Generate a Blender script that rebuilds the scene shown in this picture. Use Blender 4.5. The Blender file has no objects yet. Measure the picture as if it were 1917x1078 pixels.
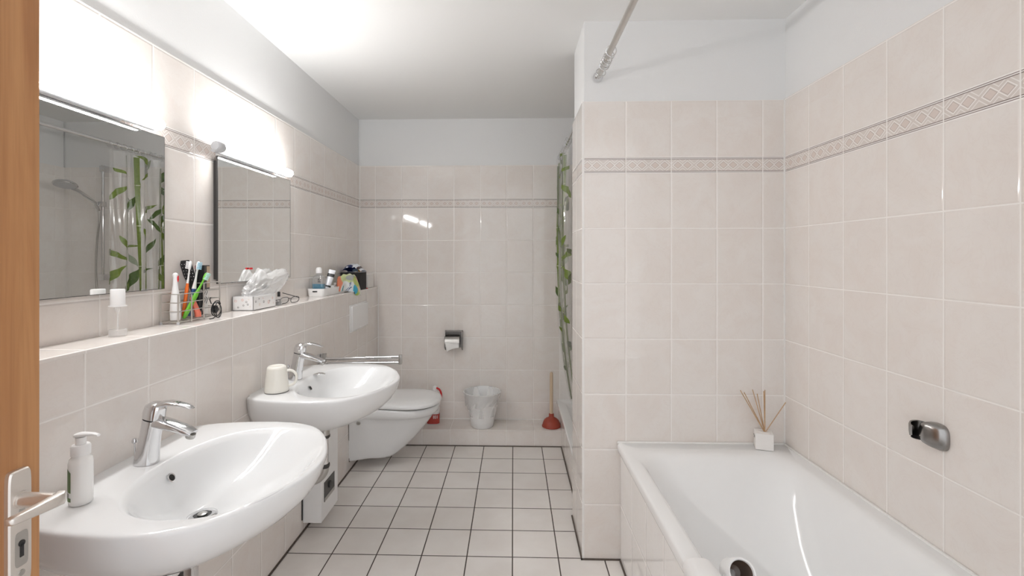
import bpy, bmesh, math, random
from mathutils import Vector, Matrix, Quaternion
random.seed(7)
PI = math.pi
SC = bpy.context.scene
COL = SC.collection

# ------------------------------------------------------------------ camera
CAM_H = 1.316
cd = bpy.data.cameras.new('camera')
cam = bpy.data.objects.new('camera', cd)
COL.objects.link(cam)
cd.sensor_fit = 'HORIZONTAL'
cd.sensor_width = 36.0
cd.lens = 36.0 * 886.0 / 1917.0
cd.shift_x = (958.5 - 936.0) / 1917.0
cd.shift_y = (481.0 - 539.0) / 1917.0
cd.clip_start = 0.02
cam.location = (0, 0, CAM_H)
cam.rotation_euler = (PI / 2, 0, math.radians(1.62))
SC.camera = cam

# ------------------------------------------------------------------ world / exposure
w = bpy.data.worlds.new('world')
SC.world = w
w.use_nodes = True
w.node_tree.nodes['Background'].inputs[0].default_value = (0.95, 0.972, 1.0, 1)
w.node_tree.nodes['Background'].inputs[1].default_value = 1.45
SC.view_settings.view_transform = 'Standard'
SC.view_settings.look = 'None'
SC.view_settings.exposure = 0.10
SC.view_settings.gamma = 1.0
SC.view_settings.use_curve_mapping = False
LAMP = 64.0

SC.cycles.diffuse_bounces = 10
SC.cycles.max_bounces = 16
SC.cycles.transparent_max_bounces = 24

# ------------------------------------------------------------------ node helpers
def sock(nt, s, v):
    if hasattr(v, 'is_output') or isinstance(v, bpy.types.NodeSocket):
        nt.links.new(v, s)
    else:
        s.default_value = v
def M_(nt, op, a, b=None, c=None, clamp=False):
    n = nt.nodes.new('ShaderNodeMath'); n.operation = op; n.use_clamp = clamp
    sock(nt, n.inputs[0], a)
    if b is not None: sock(nt, n.inputs[1], b)
    if c is not None: sock(nt, n.inputs[2], c)
    return n.outputs[0]
def MIX(nt, f, a, b):
    n = nt.nodes.new('ShaderNodeMix'); n.data_type = 'RGBA'
    sock(nt, n.inputs[0], f)
    sock(nt, n.inputs[6], a if not isinstance(a, tuple) else (*a[:3], 1))
    sock(nt, n.inputs[7], b if not isinstance(b, tuple) else (*b[:3], 1))
    return n.outputs[2]
def SS(nt, x, lo, hi, a=0.0, b=1.0):
    n = nt.nodes.new('ShaderNodeMapRange'); n.interpolation_type = 'SMOOTHSTEP'
    sock(nt, n.inputs[0], x)
    n.inputs[1].default_value = lo; n.inputs[2].default_value = hi
    n.inputs[3].default_value = a; n.inputs[4].default_value = b
    return n.outputs[0]
def newmat(name):
    m = bpy.data.materials.new(name); m.use_nodes = True
    nt = m.node_tree
    return m, nt, nt.nodes['Principled BSDF']
def NOISE(nt, vec, scale, detail=3, rough=0.5, dist=0.0):
    n = nt.nodes.new('ShaderNodeTexNoise')
    n.inputs['Scale'].default_value = scale; n.inputs['Detail'].default_value = detail
    n.inputs['Roughness'].default_value = rough; n.inputs['Distortion'].default_value = dist
    if vec is not None: nt.links.new(vec, n.inputs['Vector'])
    return n.outputs['Fac']
def POS(nt):
    g = nt.nodes.new('ShaderNodeNewGeometry'); s = nt.nodes.new('ShaderNodeSeparateXYZ')
    nt.links.new(g.outputs['Position'], s.inputs[0])
    return g.outputs['Position'], s.outputs[0], s.outputs[1], s.outputs[2]
def OBJ(nt):
    g = nt.nodes.new('ShaderNodeTexCoord')
    return g.outputs['Object']
def BUMP(nt, bs, h, dist, strength=1.0):
    n = nt.nodes.new('ShaderNodeBump')
    n.inputs['Distance'].default_value = dist; n.inputs['Strength'].default_value = strength
    nt.links.new(h, n.inputs['Height']); nt.links.new(n.outputs[0], bs.inputs['Normal'])

def simple(name, col, rough=0.4, metal=0.0, ior=1.5, var=0.04, vscale=25, bump=0.0, coat=0.0, trans=0.0, alpha=1.0):
    """procedural material with a faint mottling of its own colour"""
    m, nt, b = newmat(name)
    v = NOISE(nt, OBJ(nt), vscale, 3)
    lo = tuple(max(0, c * (1 - var)) for c in col); hi = tuple(min(1, c * (1 + var)) for c in col)
    nt.links.new(MIX(nt, v, lo, hi), b.inputs['Base Color'])
    b.inputs['Roughness'].default_value = rough
    b.inputs['Metallic'].default_value = metal
    b.inputs['IOR'].default_value = ior
    b.inputs['Coat Weight'].default_value = coat
    b.inputs['Coat Roughness'].default_value = 0.05
    b.inputs['Transmission Weight'].default_value = trans
    b.inputs['Alpha'].default_value = alpha
    if bump: BUMP(nt, b, v, bump)
    return m

TILE = (0.755, 0.703, 0.664)
TILE2 = (0.780, 0.745, 0.714)
GROUT = (0.87, 0.845, 0.82)
ROW, BAND0, BAND1, TTOP = 0.24, 1.68, 1.7475, 1.9926

def wall_tile(name, axis, a0, pitch=0.195, band=True, b0=0.0, baxis=2, row=ROW, c1=None, c2=None):
    m, nt, bs = newmat(name)
    P, x, y, z = POS(nt)
    a = (x, y, z)[axis]; b = (x, y, z)[baxis]
    ar = M_(nt, 'SUBTRACT', a, a0 - 40 * pitch)
    da = M_(nt, 'PINGPONG', ar, pitch / 2)
    ci = M_(nt, 'FLOOR', M_(nt, 'DIVIDE', ar, pitch))
    br = M_(nt, 'ADD', b, 4 * row - b0)
    dlow = M_(nt, 'PINGPONG', br, row / 2)
    ri = M_(nt, 'FLOOR', M_(nt, 'DIVIDE', br, row))
    if band:
        up = M_(nt, 'GREATER_THAN', b, BAND0)
        dh = M_(nt, 'MINIMUM', M_(nt, 'MINIMUM', M_(nt, 'ABSOLUTE', M_(nt, 'SUBTRACT', b, BAND0)), M_(nt, 'ABSOLUTE', M_(nt, 'SUBTRACT', b, BAND1))), M_(nt, 'ABSOLUTE', M_(nt, 'SUBTRACT', b, TTOP)))
        db = M_(nt, 'ADD', M_(nt, 'MULTIPLY', up, dh), M_(nt, 'MULTIPLY', M_(nt, 'SUBTRACT', 1.0, up), dlow))
    else:
        db = dlow
    d = M_(nt, 'MINIMUM', da, db)
    grout = SS(nt, d, 0.0013, 0.0024, 1.0, 0.0)
    # marble clouds, another piece of the slab on every tile
    wn = nt.nodes.new('ShaderNodeTexWhiteNoise'); wn.noise_dimensions = '2D'
    cv = nt.nodes.new('ShaderNodeCombineXYZ')
    nt.links.new(ci, cv.inputs[0]); nt.links.new(ri, cv.inputs[1]); nt.links.new(cv.outputs[0], wn.inputs['Vector'])
    off = nt.nodes.new('ShaderNodeVectorMath'); off.operation = 'MULTIPLY_ADD'
    nt.links.new(wn.outputs['Color'], off.inputs[0]); off.inputs[1].default_value = (9, 9, 9); nt.links.new(P, off.inputs[2])
    n1 = NOISE(nt, off.outputs[0], 5.5, 5, 0.6, 1.2)
    n2 = NOISE(nt, off.outputs[0], 9.0, 6, 0.65, 2.0)
    vein = SS(nt, M_(nt, 'ABSOLUTE', M_(nt, 'SUBTRACT', n2, 0.5)), 0.0, 0.03, 1.0, 0.0)
    col = MIX(nt, SS(nt, n1, 0.3, 0.7), c1 or TILE, c2 or TILE2)
    col = MIX(nt, M_(nt, 'MULTIPLY', vein, 0.07), col, (0.55, 0.45, 0.40))
    if band:
        inb = M_(nt, 'MULTIPLY', up, M_(nt, 'LESS_THAN', b, BAND1))
        q = M_(nt, 'SUBTRACT', b, (BAND0 + BAND1) / 2)          # metres from the middle of the border
        aq = M_(nt, 'ABSOLUTE', q)
        hp = M_(nt, 'MODULO', ar, pitch / 2)
        dp = M_(nt, 'ABSOLUTE', M_(nt, 'SUBTRACT', M_(nt, 'ABSOLUTE', M_(nt, 'SUBTRACT', hp, pitch / 4)), 0.0205))
        D = M_(nt, 'ADD', M_(nt, 'DIVIDE', dp, 0.0175), M_(nt, 'DIVIDE', aq, 0.0150))
        field = M_(nt, 'LESS_THAN', aq, 0.0245)
        bc = MIX(nt, 0.55, col, (0.58, 0.52, 0.48))
        crosslt = SS(nt, M_(nt, 'ABSOLUTE', M_(nt, 'SUBTRACT', D, 1.22)), 0.06, 0.14, 1.0, 0.0)
        bc = MIX(nt, M_(nt, 'MULTIPLY', crosslt, 0.9), bc, (0.90, 0.87, 0.85))
        bc = MIX(nt, M_(nt, 'MULTIPLY', SS(nt, D, 0.8, 0.9, 1.0, 0.0), 0.32), bc, (0.70, 0.55, 0.49))
        edge = SS(nt, M_(nt, 'ABSOLUTE', M_(nt, 'SUBTRACT', D, 0.93)), 0.04, 0.09, 1.0, 0.0)
        bc = MIX(nt, M_(nt, 'MULTIPLY', edge, 0.7), bc, (0.42, 0.34, 0.31))
        lat = SS(nt, M_(nt, 'ABSOLUTE', M_(nt, 'SUBTRACT', D, 2.0)), 0.07, 0.15, 0.7, 0.0)
        bc = MIX(nt, M_(nt, 'MULTIPLY', lat, field), bc, (0.88, 0.85, 0.83))
        for c, hw, k, cc in ((0.0287, 0.0018, 0.9, (0.84, 0.82, 0.80)), (0.0314, 0.0013, 0.95, (0.15, 0.10, 0.085)), (0.0258, 0.0012, 0.95, (0.20, 0.155, 0.14))):
            lm = SS(nt, M_(nt, 'ABSOLUTE', M_(nt, 'SUBTRACT', aq, c)), hw * 0.7, hw * 1.3, k, 0.0)
            bc = MIX(nt, lm, bc, cc)
        col = MIX(nt, inb, col, bc)
    col = MIX(nt, M_(nt, 'MULTIPLY', grout, 0.9), col, GROUT)
    nt.links.new(col, bs.inputs['Base Color'])
    nt.links.new(M_(nt, 'ADD', M_(nt, 'MULTIPLY', grout, 0.5), 0.055), bs.inputs['Roughness'])
    wob = NOISE(nt, off.outputs[0], 3.0, 2)
    h = M_(nt, 'ADD', SS(nt, d, 0.0008, 0.0065), M_(nt, 'MULTIPLY', wob, 0.06))
    BUMP(nt, bs, h, 0.0009)
    return m

def floor_tile():
    m, nt, bs = newmat('floor tiles')
    P, x, y, z = POS(nt)
    px, py = 0.2003, 0.2022
    xr = M_(nt, 'ADD', x, 0.004 + 20 * px); yr = M_(nt, 'SUBTRACT', y, 2.077 - 20 * py)
    d = M_(nt, 'MINIMUM', M_(nt, 'PINGPONG', xr, px / 2), M_(nt, 'PINGPONG', yr, py / 2))
    grout = SS(nt, d, 0.0018, 0.0030, 1.0, 0.0)
    wn = nt.nodes.new('ShaderNodeTexWhiteNoise'); wn.noise_dimensions = '2D'
    cv = nt.nodes.new('ShaderNodeCombineXYZ')
    nt.links.new(M_(nt, 'FLOOR', M_(nt, 'DIVIDE', xr, px)), cv.inputs[0]); nt.links.new(M_(nt, 'FLOOR', M_(nt, 'DIVIDE', yr, py)), cv.inputs[1])
    nt.links.new(cv.outputs[0], wn.inputs['Vector'])
    n = NOISE(nt, P, 4.5, 4, 0.55)
    col = MIX(nt, SS(nt, n, 0.3, 0.7), (0.77, 0.735, 0.705), (0.83, 0.805, 0.78))
    col = MIX(nt, M_(nt, 'MULTIPLY', wn.outputs['Value'], 0.12), col, (0.60, 0.55, 0.51))
    col = MIX(nt, grout, col, (0.045, 0.032, 0.026))
    nt.links.new(col, bs.inputs['Base Color'])
    nt.links.new(M_(nt, 'ADD', M_(nt, 'MULTIPLY', grout, 0.4), 0.28), bs.inputs['Roughness'])
    BUMP(nt, bs, SS(nt, d, 0.001, 0.005), 0.0012)
    return m

def plaster(name='white wall paint', c=(0.775, 0.782, 0.785)):
    m, nt, bs = newmat(name)
    P, x, y, z = POS(nt)
    n = NOISE(nt, P, 2.0, 3)
    nt.links.new(MIX(nt, n, tuple(v * 0.985 for v in c), c), bs.inputs['Base Color'])
    bs.inputs['Roughness'].default_value = 0.75
    BUMP(nt, bs, NOISE(nt, P, 190, 4, 0.6), 0.0005)
    return m

def wood(name, c1, c2, scale=1.0, axis=2):
    m, nt, bs = newmat(name)
    P = OBJ(nt)
    mp = nt.nodes.new('ShaderNodeMapping'); nt.links.new(P, mp.inputs[0])
    sc = [26 * scale] * 3; sc[axis] = 1.1 * scale
    mp.inputs['Scale'].default_value = sc
    n = NOISE(nt, mp.outputs[0], 1.0, 5, 0.6, 1.2)
    mp2 = nt.nodes.new('ShaderNodeMapping'); nt.links.new(P, mp2.inputs[0])
    sc2 = [160 * scale] * 3; sc2[axis] = 3 * scale
    mp2.inputs['Scale'].default_value = sc2
    n2 = NOISE(nt, mp2.outputs[0], 1.0, 4, 0.6)
    col = MIX(nt, SS(nt, n, 0.25, 0.75), c1, c2)
    col = MIX(nt, M_(nt, 'MULTIPLY', SS(nt, n2, 0.35, 0.75), 0.25), col, tuple(v * 0.6 for v in c1))
    nt.links.new(col, bs.inputs['Base Color'])
    bs.inputs['Roughness'].default_value = 0.38
    return m

def emis(name, col, s):
    m, nt, b = newmat(name)
    b.inputs['Base Color'].default_value = (0.9, 0.9, 0.9, 1)
    v = NOISE(nt, OBJ(nt), 3, 2)
    nt.links.new(MIX(nt, v, tuple(c * 0.98 for c in col), col), b.inputs['Emission Color'])
    b.inputs['Emission Strength'].default_value = s
    return m

def clear(name, tint, refl=0.5, fac=0.25, rough=0.05, patch=0.0, trl=0.5):
    """thin clear plastic film: mostly see-through, partly glossy, partly milky"""
    m, nt, b = newmat(name)
    nt.nodes.remove(b)
    out = nt.nodes['Material Output']
    t = nt.nodes.new('ShaderNodeBsdfTransparent'); t.inputs[0].default_value = (*tint, 1)
    gl = nt.nodes.new('ShaderNodeBsdfGlossy'); gl.inputs['Roughness'].default_value = rough; gl.inputs[0].default_value = (1, 1, 1, 1)
    df = nt.nodes.new('ShaderNodeBsdfDiffuse'); df.inputs[0].default_value = (0.93, 0.93, 0.93, 1)
    tr = nt.nodes.new('ShaderNodeBsdfTranslucent'); tr.inputs[0].default_value = (0.93, 0.93, 0.93, 1)
    mk = nt.nodes.new('ShaderNodeMixShader'); mk.inputs[0].default_value = trl
    nt.links.new(df.outputs[0], mk.inputs[1]); nt.links.new(tr.outputs[0], mk.inputs[2])
    v = NOISE(nt, OBJ(nt), 14, 3)
    lw = nt.nodes.new('ShaderNodeLayerWeight'); lw.inputs[0].default_value = 0.5
    fres = M_(nt, 'ADD', M_(nt, 'MULTIPLY', M_(nt, 'POWER', lw.outputs['Facing'], 4.0), 0.6), 0.06)
    m1 = nt.nodes.new('ShaderNodeMixShader')
    nt.links.new(M_(nt, 'ADD', M_(nt, 'MULTIPLY', v, 2 * patch), fac, clamp=True), m1.inputs[0]); nt.links.new(t.outputs[0], m1.inputs[1]); nt.links.new(mk.outputs[0], m1.inputs[2])
    m2 = nt.nodes.new('ShaderNodeMixShader')
    nt.links.new(M_(nt, 'MULTIPLY', fres, refl, clamp=True), m2.inputs[0]); nt.links.new(m1.outputs[0], m2.inputs[1]); nt.links.new(gl.outputs[0], m2.inputs[2])
    nt.links.new(m2.outputs[0], out.inputs[0])
    return m

# materials
m_wl_up = wall_tile('wall tiles, left upper', 1, 1.284)
m_wl_lo = wall_tile('wall tiles, left lower', 1, 1.284)
m_wback = wall_tile('wall tiles, far', 0, -0.049, 0.196)
m_wmid = wall_tile('wall tiles, partition', 0, 0.4885)
m_wmids = wall_tile('wall tiles, partition side', 1, 2.265)
m_wright = wall_tile('wall tiles, right', 1, 1.513)
m_tub = wall_tile('wall tiles, bath panel', 1, 1.87, 0.195, False, c1=(0.85, 0.835, 0.815), c2=(0.87, 0.86, 0.85))  # cream tile made paler: its grazing sheen is put into the colour
m_niche = wall_tile('wall tiles, shower niche', 0, 0.34, 0.196, False, c1=(0.83, 0.80, 0.77), c2=(0.86, 0.84, 0.82))
m_niche2 = wall_tile('wall tiles, shower niche side', 1, 2.45, 0.196, False, c1=(0.83, 0.80, 0.77), c2=(0.86, 0.84, 0.82))
m_ledge = wall_tile('ledge tiles', 0, -0.049, 0.196, False, 3.29, 1, 0.26)
m_shelf = wall_tile('shelf tiles', 1, 1.284, 0.195, False, -1.01, 0, 0.24)
m_floor = floor_tile()
m_plaster = plaster()
m_ceil = plaster('white ceiling paint', (0.80, 0.805, 0.80))
m_seal = simple('white sealant', (0.82, 0.81, 0.79), 0.5)
m_darkjoint = simple('brown sealant', (0.10, 0.078, 0.065), 0.6)
m_ceramic = simple('white glazed ceramic', (0.80, 0.808, 0.815), 0.07, var=0.01, coat=0.2)
m_enamel = simple('white enamel', (0.84, 0.845, 0.845), 0.10, var=0.01)
m_plastic = simple('white plastic', (0.84, 0.84, 0.84), 0.32, var=0.01)
m_plasticg = simple('pale grey plastic', (0.55, 0.56, 0.58), 0.4, var=0.02)
m_chrome = simple('chrome', (0.72, 0.72, 0.73), 0.07, 1.0, var=0.02)
m_steel = simple('brushed steel', (0.50, 0.49, 0.47), 0.28, 1.0, var=0.08, vscale=60)
m_alu = simple('satin aluminium', (0.74, 0.70, 0.66), 0.34, 0.85, var=0.03)
m_black = simple('black plastic', (0.012, 0.012, 0.013), 0.35)
m_rubber = simple('dark grey rubber', (0.05, 0.047, 0.045), 0.55)
m_mirror = simple('silvered mirror', (0.93, 0.94, 0.93), 0.0, 1.0, var=0.0)
m_door = wood('varnished door wood', (0.37, 0.155, 0.055), (0.54, 0.275, 0.115))
m_stick = wood('pale turned wood', (0.60, 0.46, 0.32), (0.72, 0.58, 0.43), 2.0)
m_reed = wood('reed', (0.40, 0.24, 0.12), (0.60, 0.41, 0.24), 6.0)
m_terra = simple('red rubber', (0.34, 0.055, 0.03), 0.5, var=0.08)
m_lamp = emis('lit opal acrylic', (1.0, 0.99, 0.98), LAMP)
m_film = clear('clear vinyl', (0.995, 0.995, 0.99), 1.3, 0.05, 0.05, 0.05)
m_bag = clear('thin plastic bag', (0.99, 0.99, 0.99), 1.0, 0.30, 0.12, 0.05)
m_clearpl = clear('clear plastic', (0.96, 0.97, 0.98), 1.1, 0.08, 0.03)
m_paper = simple('tissue paper', (0.86, 0.855, 0.84), 0.85, var=0.02, bump=0.0005)
m_card = simple('white card', (0.82, 0.80, 0.78), 0.6, var=0.02)

# ------------------------------------------------------------------ mesh helpers
def vsub(a, b): return (a[0] - b[0], a[1] - b[1], a[2] - b[2])
def wloc(o):
    v = Vector((0, 0, 0))
    while o is not None:
        v += o.location; o = o.parent
    return v
class G:
    """collects geometry in world coordinates, with a material index per face"""
    def __init__(s): s.v = []; s.f = []; s.m = []
    def add(s, vs, fs, mi=0):
        o = len(s.v); s.v += [tuple(p) for p in vs]; s.f += [tuple(i + o for i in f) for f in fs]; s.m += [mi] * len(fs)
        return s
    def box(s, x0, x1, y0, y1, z0, z1, mi=0, bev=0.0, seg=2):
        bm = bmesh.new()
        vs = [bm.verts.new(p) for p in ((x0, y0, z0), (x1, y0, z0), (x1, y1, z0), (x0, y1, z0), (x0, y0, z1), (x1, y0, z1), (x1, y1, z1), (x0, y1, z1))]
        for f in ((3, 2, 1, 0), (4, 5, 6, 7), (0, 1, 5, 4), (1, 2, 6, 5), (2, 3, 7, 6), (3, 0, 4, 7)): bm.faces.new([vs[i] for i in f])
        if bev > 0:
            bmesh.ops.bevel(bm, geom=bm.edges[:], offset=bev, segments=seg, affect='EDGES', profile=0.6)
        bm.verts.index_update()
        s.add([v.co[:] for v in bm.verts], [[v.index for v in f.verts] for f in bm.faces], mi)
        bm.free(); return s
    def loft(s, rings, mi=0, cap0=True, cap1=True, closed=True):
        n = len(rings[0]); vs = [p for r in rings for p in r]; fs = []
        for k in range(len(rings) - 1):
            for i in range(n if closed else n - 1):
                j = (i + 1) % n
                fs.append((k * n + i, k * n + j, (k + 1) * n + j, (k + 1) * n + i))
        if cap0: fs.append(tuple(range(n))[::-1])
        if cap1: fs.append(tuple((len(rings) - 1) * n + i for i in range(n)))
        return s.add(vs, fs, mi)
    def lathe(s, prof, c, n=32, mi=0, cap0=True, cap1=True, axis=(0, 0, 1)):
        q = Vector((0, 0, 1)).rotation_difference(Vector(axis).normalized()); c = Vector(c)
        rings = []
        for r, z in prof:
            rings.append([tuple(c + q @ Vector((r * math.cos(2 * PI * i / n), r * math.sin(2 * PI * i / n), z))) for i in range(n)])
        return s.loft(rings, mi, cap0, cap1)
    def tube(s, pts, r, n=12, mi=0, cap=True, closed=False):
        pts = [Vector(p) for p in pts]; N = len(pts)
        rr = r if isinstance(r, (list, tuple)) else [r] * N
        rings = []; up = None
        for i in range(N):
            if closed: t = pts[(i + 1) % N] - pts[i - 1]
            else: t = pts[min(i + 1, N - 1)] - pts[max(i - 1, 0)]
            t.normalize()
            if up is None:
                up = Vector((0, 0, 1)) if abs(t.z) < 0.9 else Vector((1, 0, 0))
            x = t.cross(up).normalized(); up = x.cross(t).normalized()
            rings.append([tuple(pts[i] + rr[i] * (math.cos(2 * PI * k / n) * x + math.sin(2 * PI * k / n) * up)) for k in range(n)])
        if closed:
            rings.append(rings[0]); cap = False
        return s.loft(rings, mi, cap, cap)
    def sweep(s, secs, n=28, mi=0, cap=True):
        """secs: (centre, u axis, v axis, a, b, exponent)"""
        rings = []
        for c, u, v, a, b, e in secs:
            c = Vector(c); u = Vector(u).normalized(); v = Vector(v).normalized(); r = []
            for k in range(n):
                t = 2 * PI * k / n; ct, st = math.cos(t), math.sin(t)
                r.append(tuple(c + u * (a * math.copysign(abs(ct) ** (2 / e), ct)) + v * (b * math.copysign(abs(st) ** (2 / e), st))))
            rings.append(r)
        return s.loft(rings, mi, cap, cap)
    def grid(s, fn, nu, nv, mi=0):
        vs = [fn(i / nu, j / nv) for j in range(nv + 1) for i in range(nu + 1)]
        fs = [(j * (nu + 1) + i, j * (nu + 1) + i + 1, (j + 1) * (nu + 1) + i + 1, (j + 1) * (nu + 1) + i) for j in range(nv) for i in range(nu)]
        return s.add(vs, fs, mi)
    def rot(s, c, ang, axis=(0, 0, 1)):
        R = Matrix.Rotation(ang, 3, Vector(axis)); c = Vector(c)
        s.v = [tuple(c + R @ (Vector(p) - c)) for p in s.v]
        return s
    def build(s, name, mats, parent=None, smooth=True, angle=40, sub=0, loc=None, solid=0.0):
        me = bpy.data.meshes.new(name)
        o = bpy.data.objects.new(name, me)
        base = Vector((0, 0, 0))
        if parent is not None:
            o.parent = parent; base = wloc(parent)
        if loc is not None:
            o.location = Vector(loc) - base; base = Vector(loc)
        me.from_pydata([vsub(p, base) for p in s.v], [], s.f)
        if not isinstance(mats, (list, tuple)): mats = [mats]
        for m in mats: me.materials.append(m)
        for p, mi in zip(me.polygons, s.m): p.material_index = mi
        bm = bmesh.new(); bm.from_mesh(me)
        if not solid: bmesh.ops.recalc_face_normals(bm, faces=bm.faces[:])
        bm.to_mesh(me); bm.free()
        if smooth:
            me.polygons.foreach_set('use_smooth', [True] * len(me.polygons))
            me.set_sharp_from_angle(angle=math.radians(angle))
        COL.objects.link(o)
        if solid:
            md = o.modifiers.new('thickness', 'SOLIDIFY'); md.thickness = solid; md.offset = 0
        if sub:
            md = o.modifiers.new('smooth', 'SUBSURF'); md.levels = sub; md.render_levels = sub
        me.update()
        return o

def tag(o, label=None, cat=None, group=None, kind=None):
    if label: o['label'] = label
    if cat: o['category'] = cat
    if group: o['group'] = group
    if kind: o['kind'] = kind
    return o
def thing(name, loc, label, cat, group=None, kind=None):
    o = bpy.data.objects.new(name, None); COL.objects.link(o)
    o.location = loc; o.empty_display_size = 0.05
    return tag(o, label, cat, group, kind)
def struct(o): o['kind'] = 'structure'; return o
def copy_tree(o, parent=None):
    c = o.copy(); COL.objects.link(c)
    if parent is not None: c.parent = parent
    for ch in list(o.children): copy_tree(ch, c)
    return c

# ------------------------------------------------------------------ room shell
XL, XLU, XR = -1.01, -1.15, 1.167          # lower left wall, upper left wall, right wall
YB, YF, ZC = 3.508, -0.14, 2.345
PX, PY0, PY1 = 0.30, 2.07, 2.415           # partition
T = 0.009                                   # tile thickness

struct(G().box(XLU - 0.15, XR + 0.15, -2.2, YB + 0.15, -0.12, 0.0).build('floor', m_floor, smooth=False))
struct(G().box(XLU - 0.15, XR + 0.15, YF - 0.16, YB + 0.15, ZC, ZC + 0.12).build('ceiling', m_ceil, smooth=False))
# left wall: plaster, upper tiles, boxed-out lower part carrying the shelf
wl = struct(G().box(XLU - 0.15, XLU - T, YF - 0.16, YB, 0, ZC).build('wall_left', m_plaster, smooth=False))
G().box(XLU - T, XLU, YF, YB, 1.06, TTOP + 0.004).build('upper_tiling', m_wl_up, wl, smooth=False)
lw = struct(G().box(XLU - T, XL, YF, YB, 0, 1.088).build('wall_left_lower', m_wl_lo, smooth=False))
struct(G().box(XLU, XL + 0.002, YF, YB, 1.088, 1.0965, bev=0.0015).build('wall_left_shelf', m_shelf, smooth=False))
wb = struct(G().box(XLU - 0.15, XR + 0.15, YB + T, YB + 0.15, 0, ZC).build('wall_back', m_plaster, smooth=False))
G().box(XLU - T, 0.338, YB, YB + T, 0, TTOP + 0.004).build('tiling', m_wback, wb, smooth=False)
G().box(0.338, XR + T, YB - .0005, YB + T, 0, TTOP + 0.004).build('niche_tiling', m_niche, wb, smooth=False)
wr = struct(G().box(XR + T, XR + 0.15, YF - 0.16, YB, 0, ZC).build('wall_right', m_plaster, smooth=False))
G().box(XR, XR + T, YF, PY0 + T, 0, TTOP + 0.004).build('tiling', m_wright, wr, smooth=False)
G().box(XR, XR + T, PY1 - T, YB, 0, TTOP + 0.004).build('niche_tiling', m_niche2, wr, smooth=False)
# partition
pw = struct(G().box(PX + T, XR + T, PY0 + T, PY1 - T, 0, ZC).build('wall_partition', m_plaster, smooth=False))
G().box(PX + T, XR, PY0, PY0 + T, 0, TTOP).build('front_tiling', m_wmid, pw, smooth=False)
G().box(PX, PX + T, PY0 + 0.0035, PY1, 0, TTOP - 0.001).build('side_tiling', m_wmids, pw, smooth=False)
G().box(PX + T, XR, PY1 - T, PY1, 0, TTOP).build('rear_tiling', m_niche, pw, smooth=False)
G().box(PX - 0.001, PX + T, PY0 - 0.001, PY0 + 0.0035, 0, TTOP, bev=0.001).build('corner_strip', m_seal, pw)
# short return of wall the door hangs on; the rest of that side is left open so world light fills the room
struct(G().box(XLU - 0.15, -0.80, YF - 0.16, YF, 0, ZC).build('wall_front', m_plaster, smooth=False))
# tiled ledge along the far wall
struct(G().box(XL, 0.333, 3.29, YB, 0, 0.112).build('wall_back_ledge', [m_wback], smooth=False))
struct(G().box(XL, 0.333, 3.286, YB, 0.1045, 0.113, bev=0.001).build('trim_1', m_ledge, smooth=False))
# joints: brown sealant at the floor, white sealant in the corners
j = G()
j.box(XL, XL + 0.006, YF, 3.29, 0, 0.005)
j.box(XL, 0.333, 3.283, 3.29, 0, 0.005)
j.box(0.327, 0.333, PY1, 3.29, 0, 0.005); j.box(PX - 0.006, PX, PY0 - 0.006, PY1, 0, 0.005)
j.box(PX - 0.006, 0.465, PY0 - 0.006, PY0, 0, 0.005); j.box(0.458, 0.465, 0.35, PY0, 0, 0.005)
struct(j.build('trim_2', m_darkjoint, smooth=False))
j = G()
j.box(XLU, XLU + 0.005, YB - 0.005, YB, 1.0965, TTOP)
j.box(XL, XL + 0.005, YB - 0.005, YB, 0.113, 1.0965)
j.box(XR - 0.005, XR, PY0 - 0.005, PY0, 0.51, TTOP)
j.box(XL, 0.333, YB - 0.005, YB, 0.113, 0.118)
struct(j.build('trim_3', m_seal, smooth=False))
# shower base and tray behind the partition
struct(G().box(0.333, XR, PY1, YB, 0, 0.232).build('wall_shower_base', [m_wmids], smooth=False))
t = thing('shower_tray', (0.75, 2.95, 0.232), 'white shower tray on a tiled base in the niche behind the partition wall', 'shower tray')
g = G()
def rrect(x0, x1, y0, y1, r, z, n=8):
    pts = []
    for cx, cy, a0 in ((x1 - r, y1 - r, 0), (x0 + r, y1 - r, PI / 2), (x0 + r, y0 + r, PI), (x1 - r, y0 + r, 1.5 * PI)):
        for k in range(n + 1):
            a = a0 + k / n * PI / 2
            pts.append((cx + r * math.cos(a), cy + r * math.sin(a), z))
    return pts
g.loft([rrect(0.322, XR, PY1, YB, 0.004, 0.2335), rrect(0.318, XR, PY1, YB, 0.004, 0.24), rrect(0.318, XR, PY1, YB, 0.004, 0.258), rrect(0.322, XR, PY1, YB, 0.006, 0.264),
        rrect(0.372, XR - 0.05, PY1 + 0.05, YB - 0.05, 0.05, 0.262), rrect(0.385, XR - 0.06, PY1 + 0.06, YB - 0.06, 0.05, 0.252), rrect(0.40, XR - 0.07, PY1 + 0.07, YB - 0.07, 0.06, 0.236)])
g.build('tray', m_enamel, t, angle=50)

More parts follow.
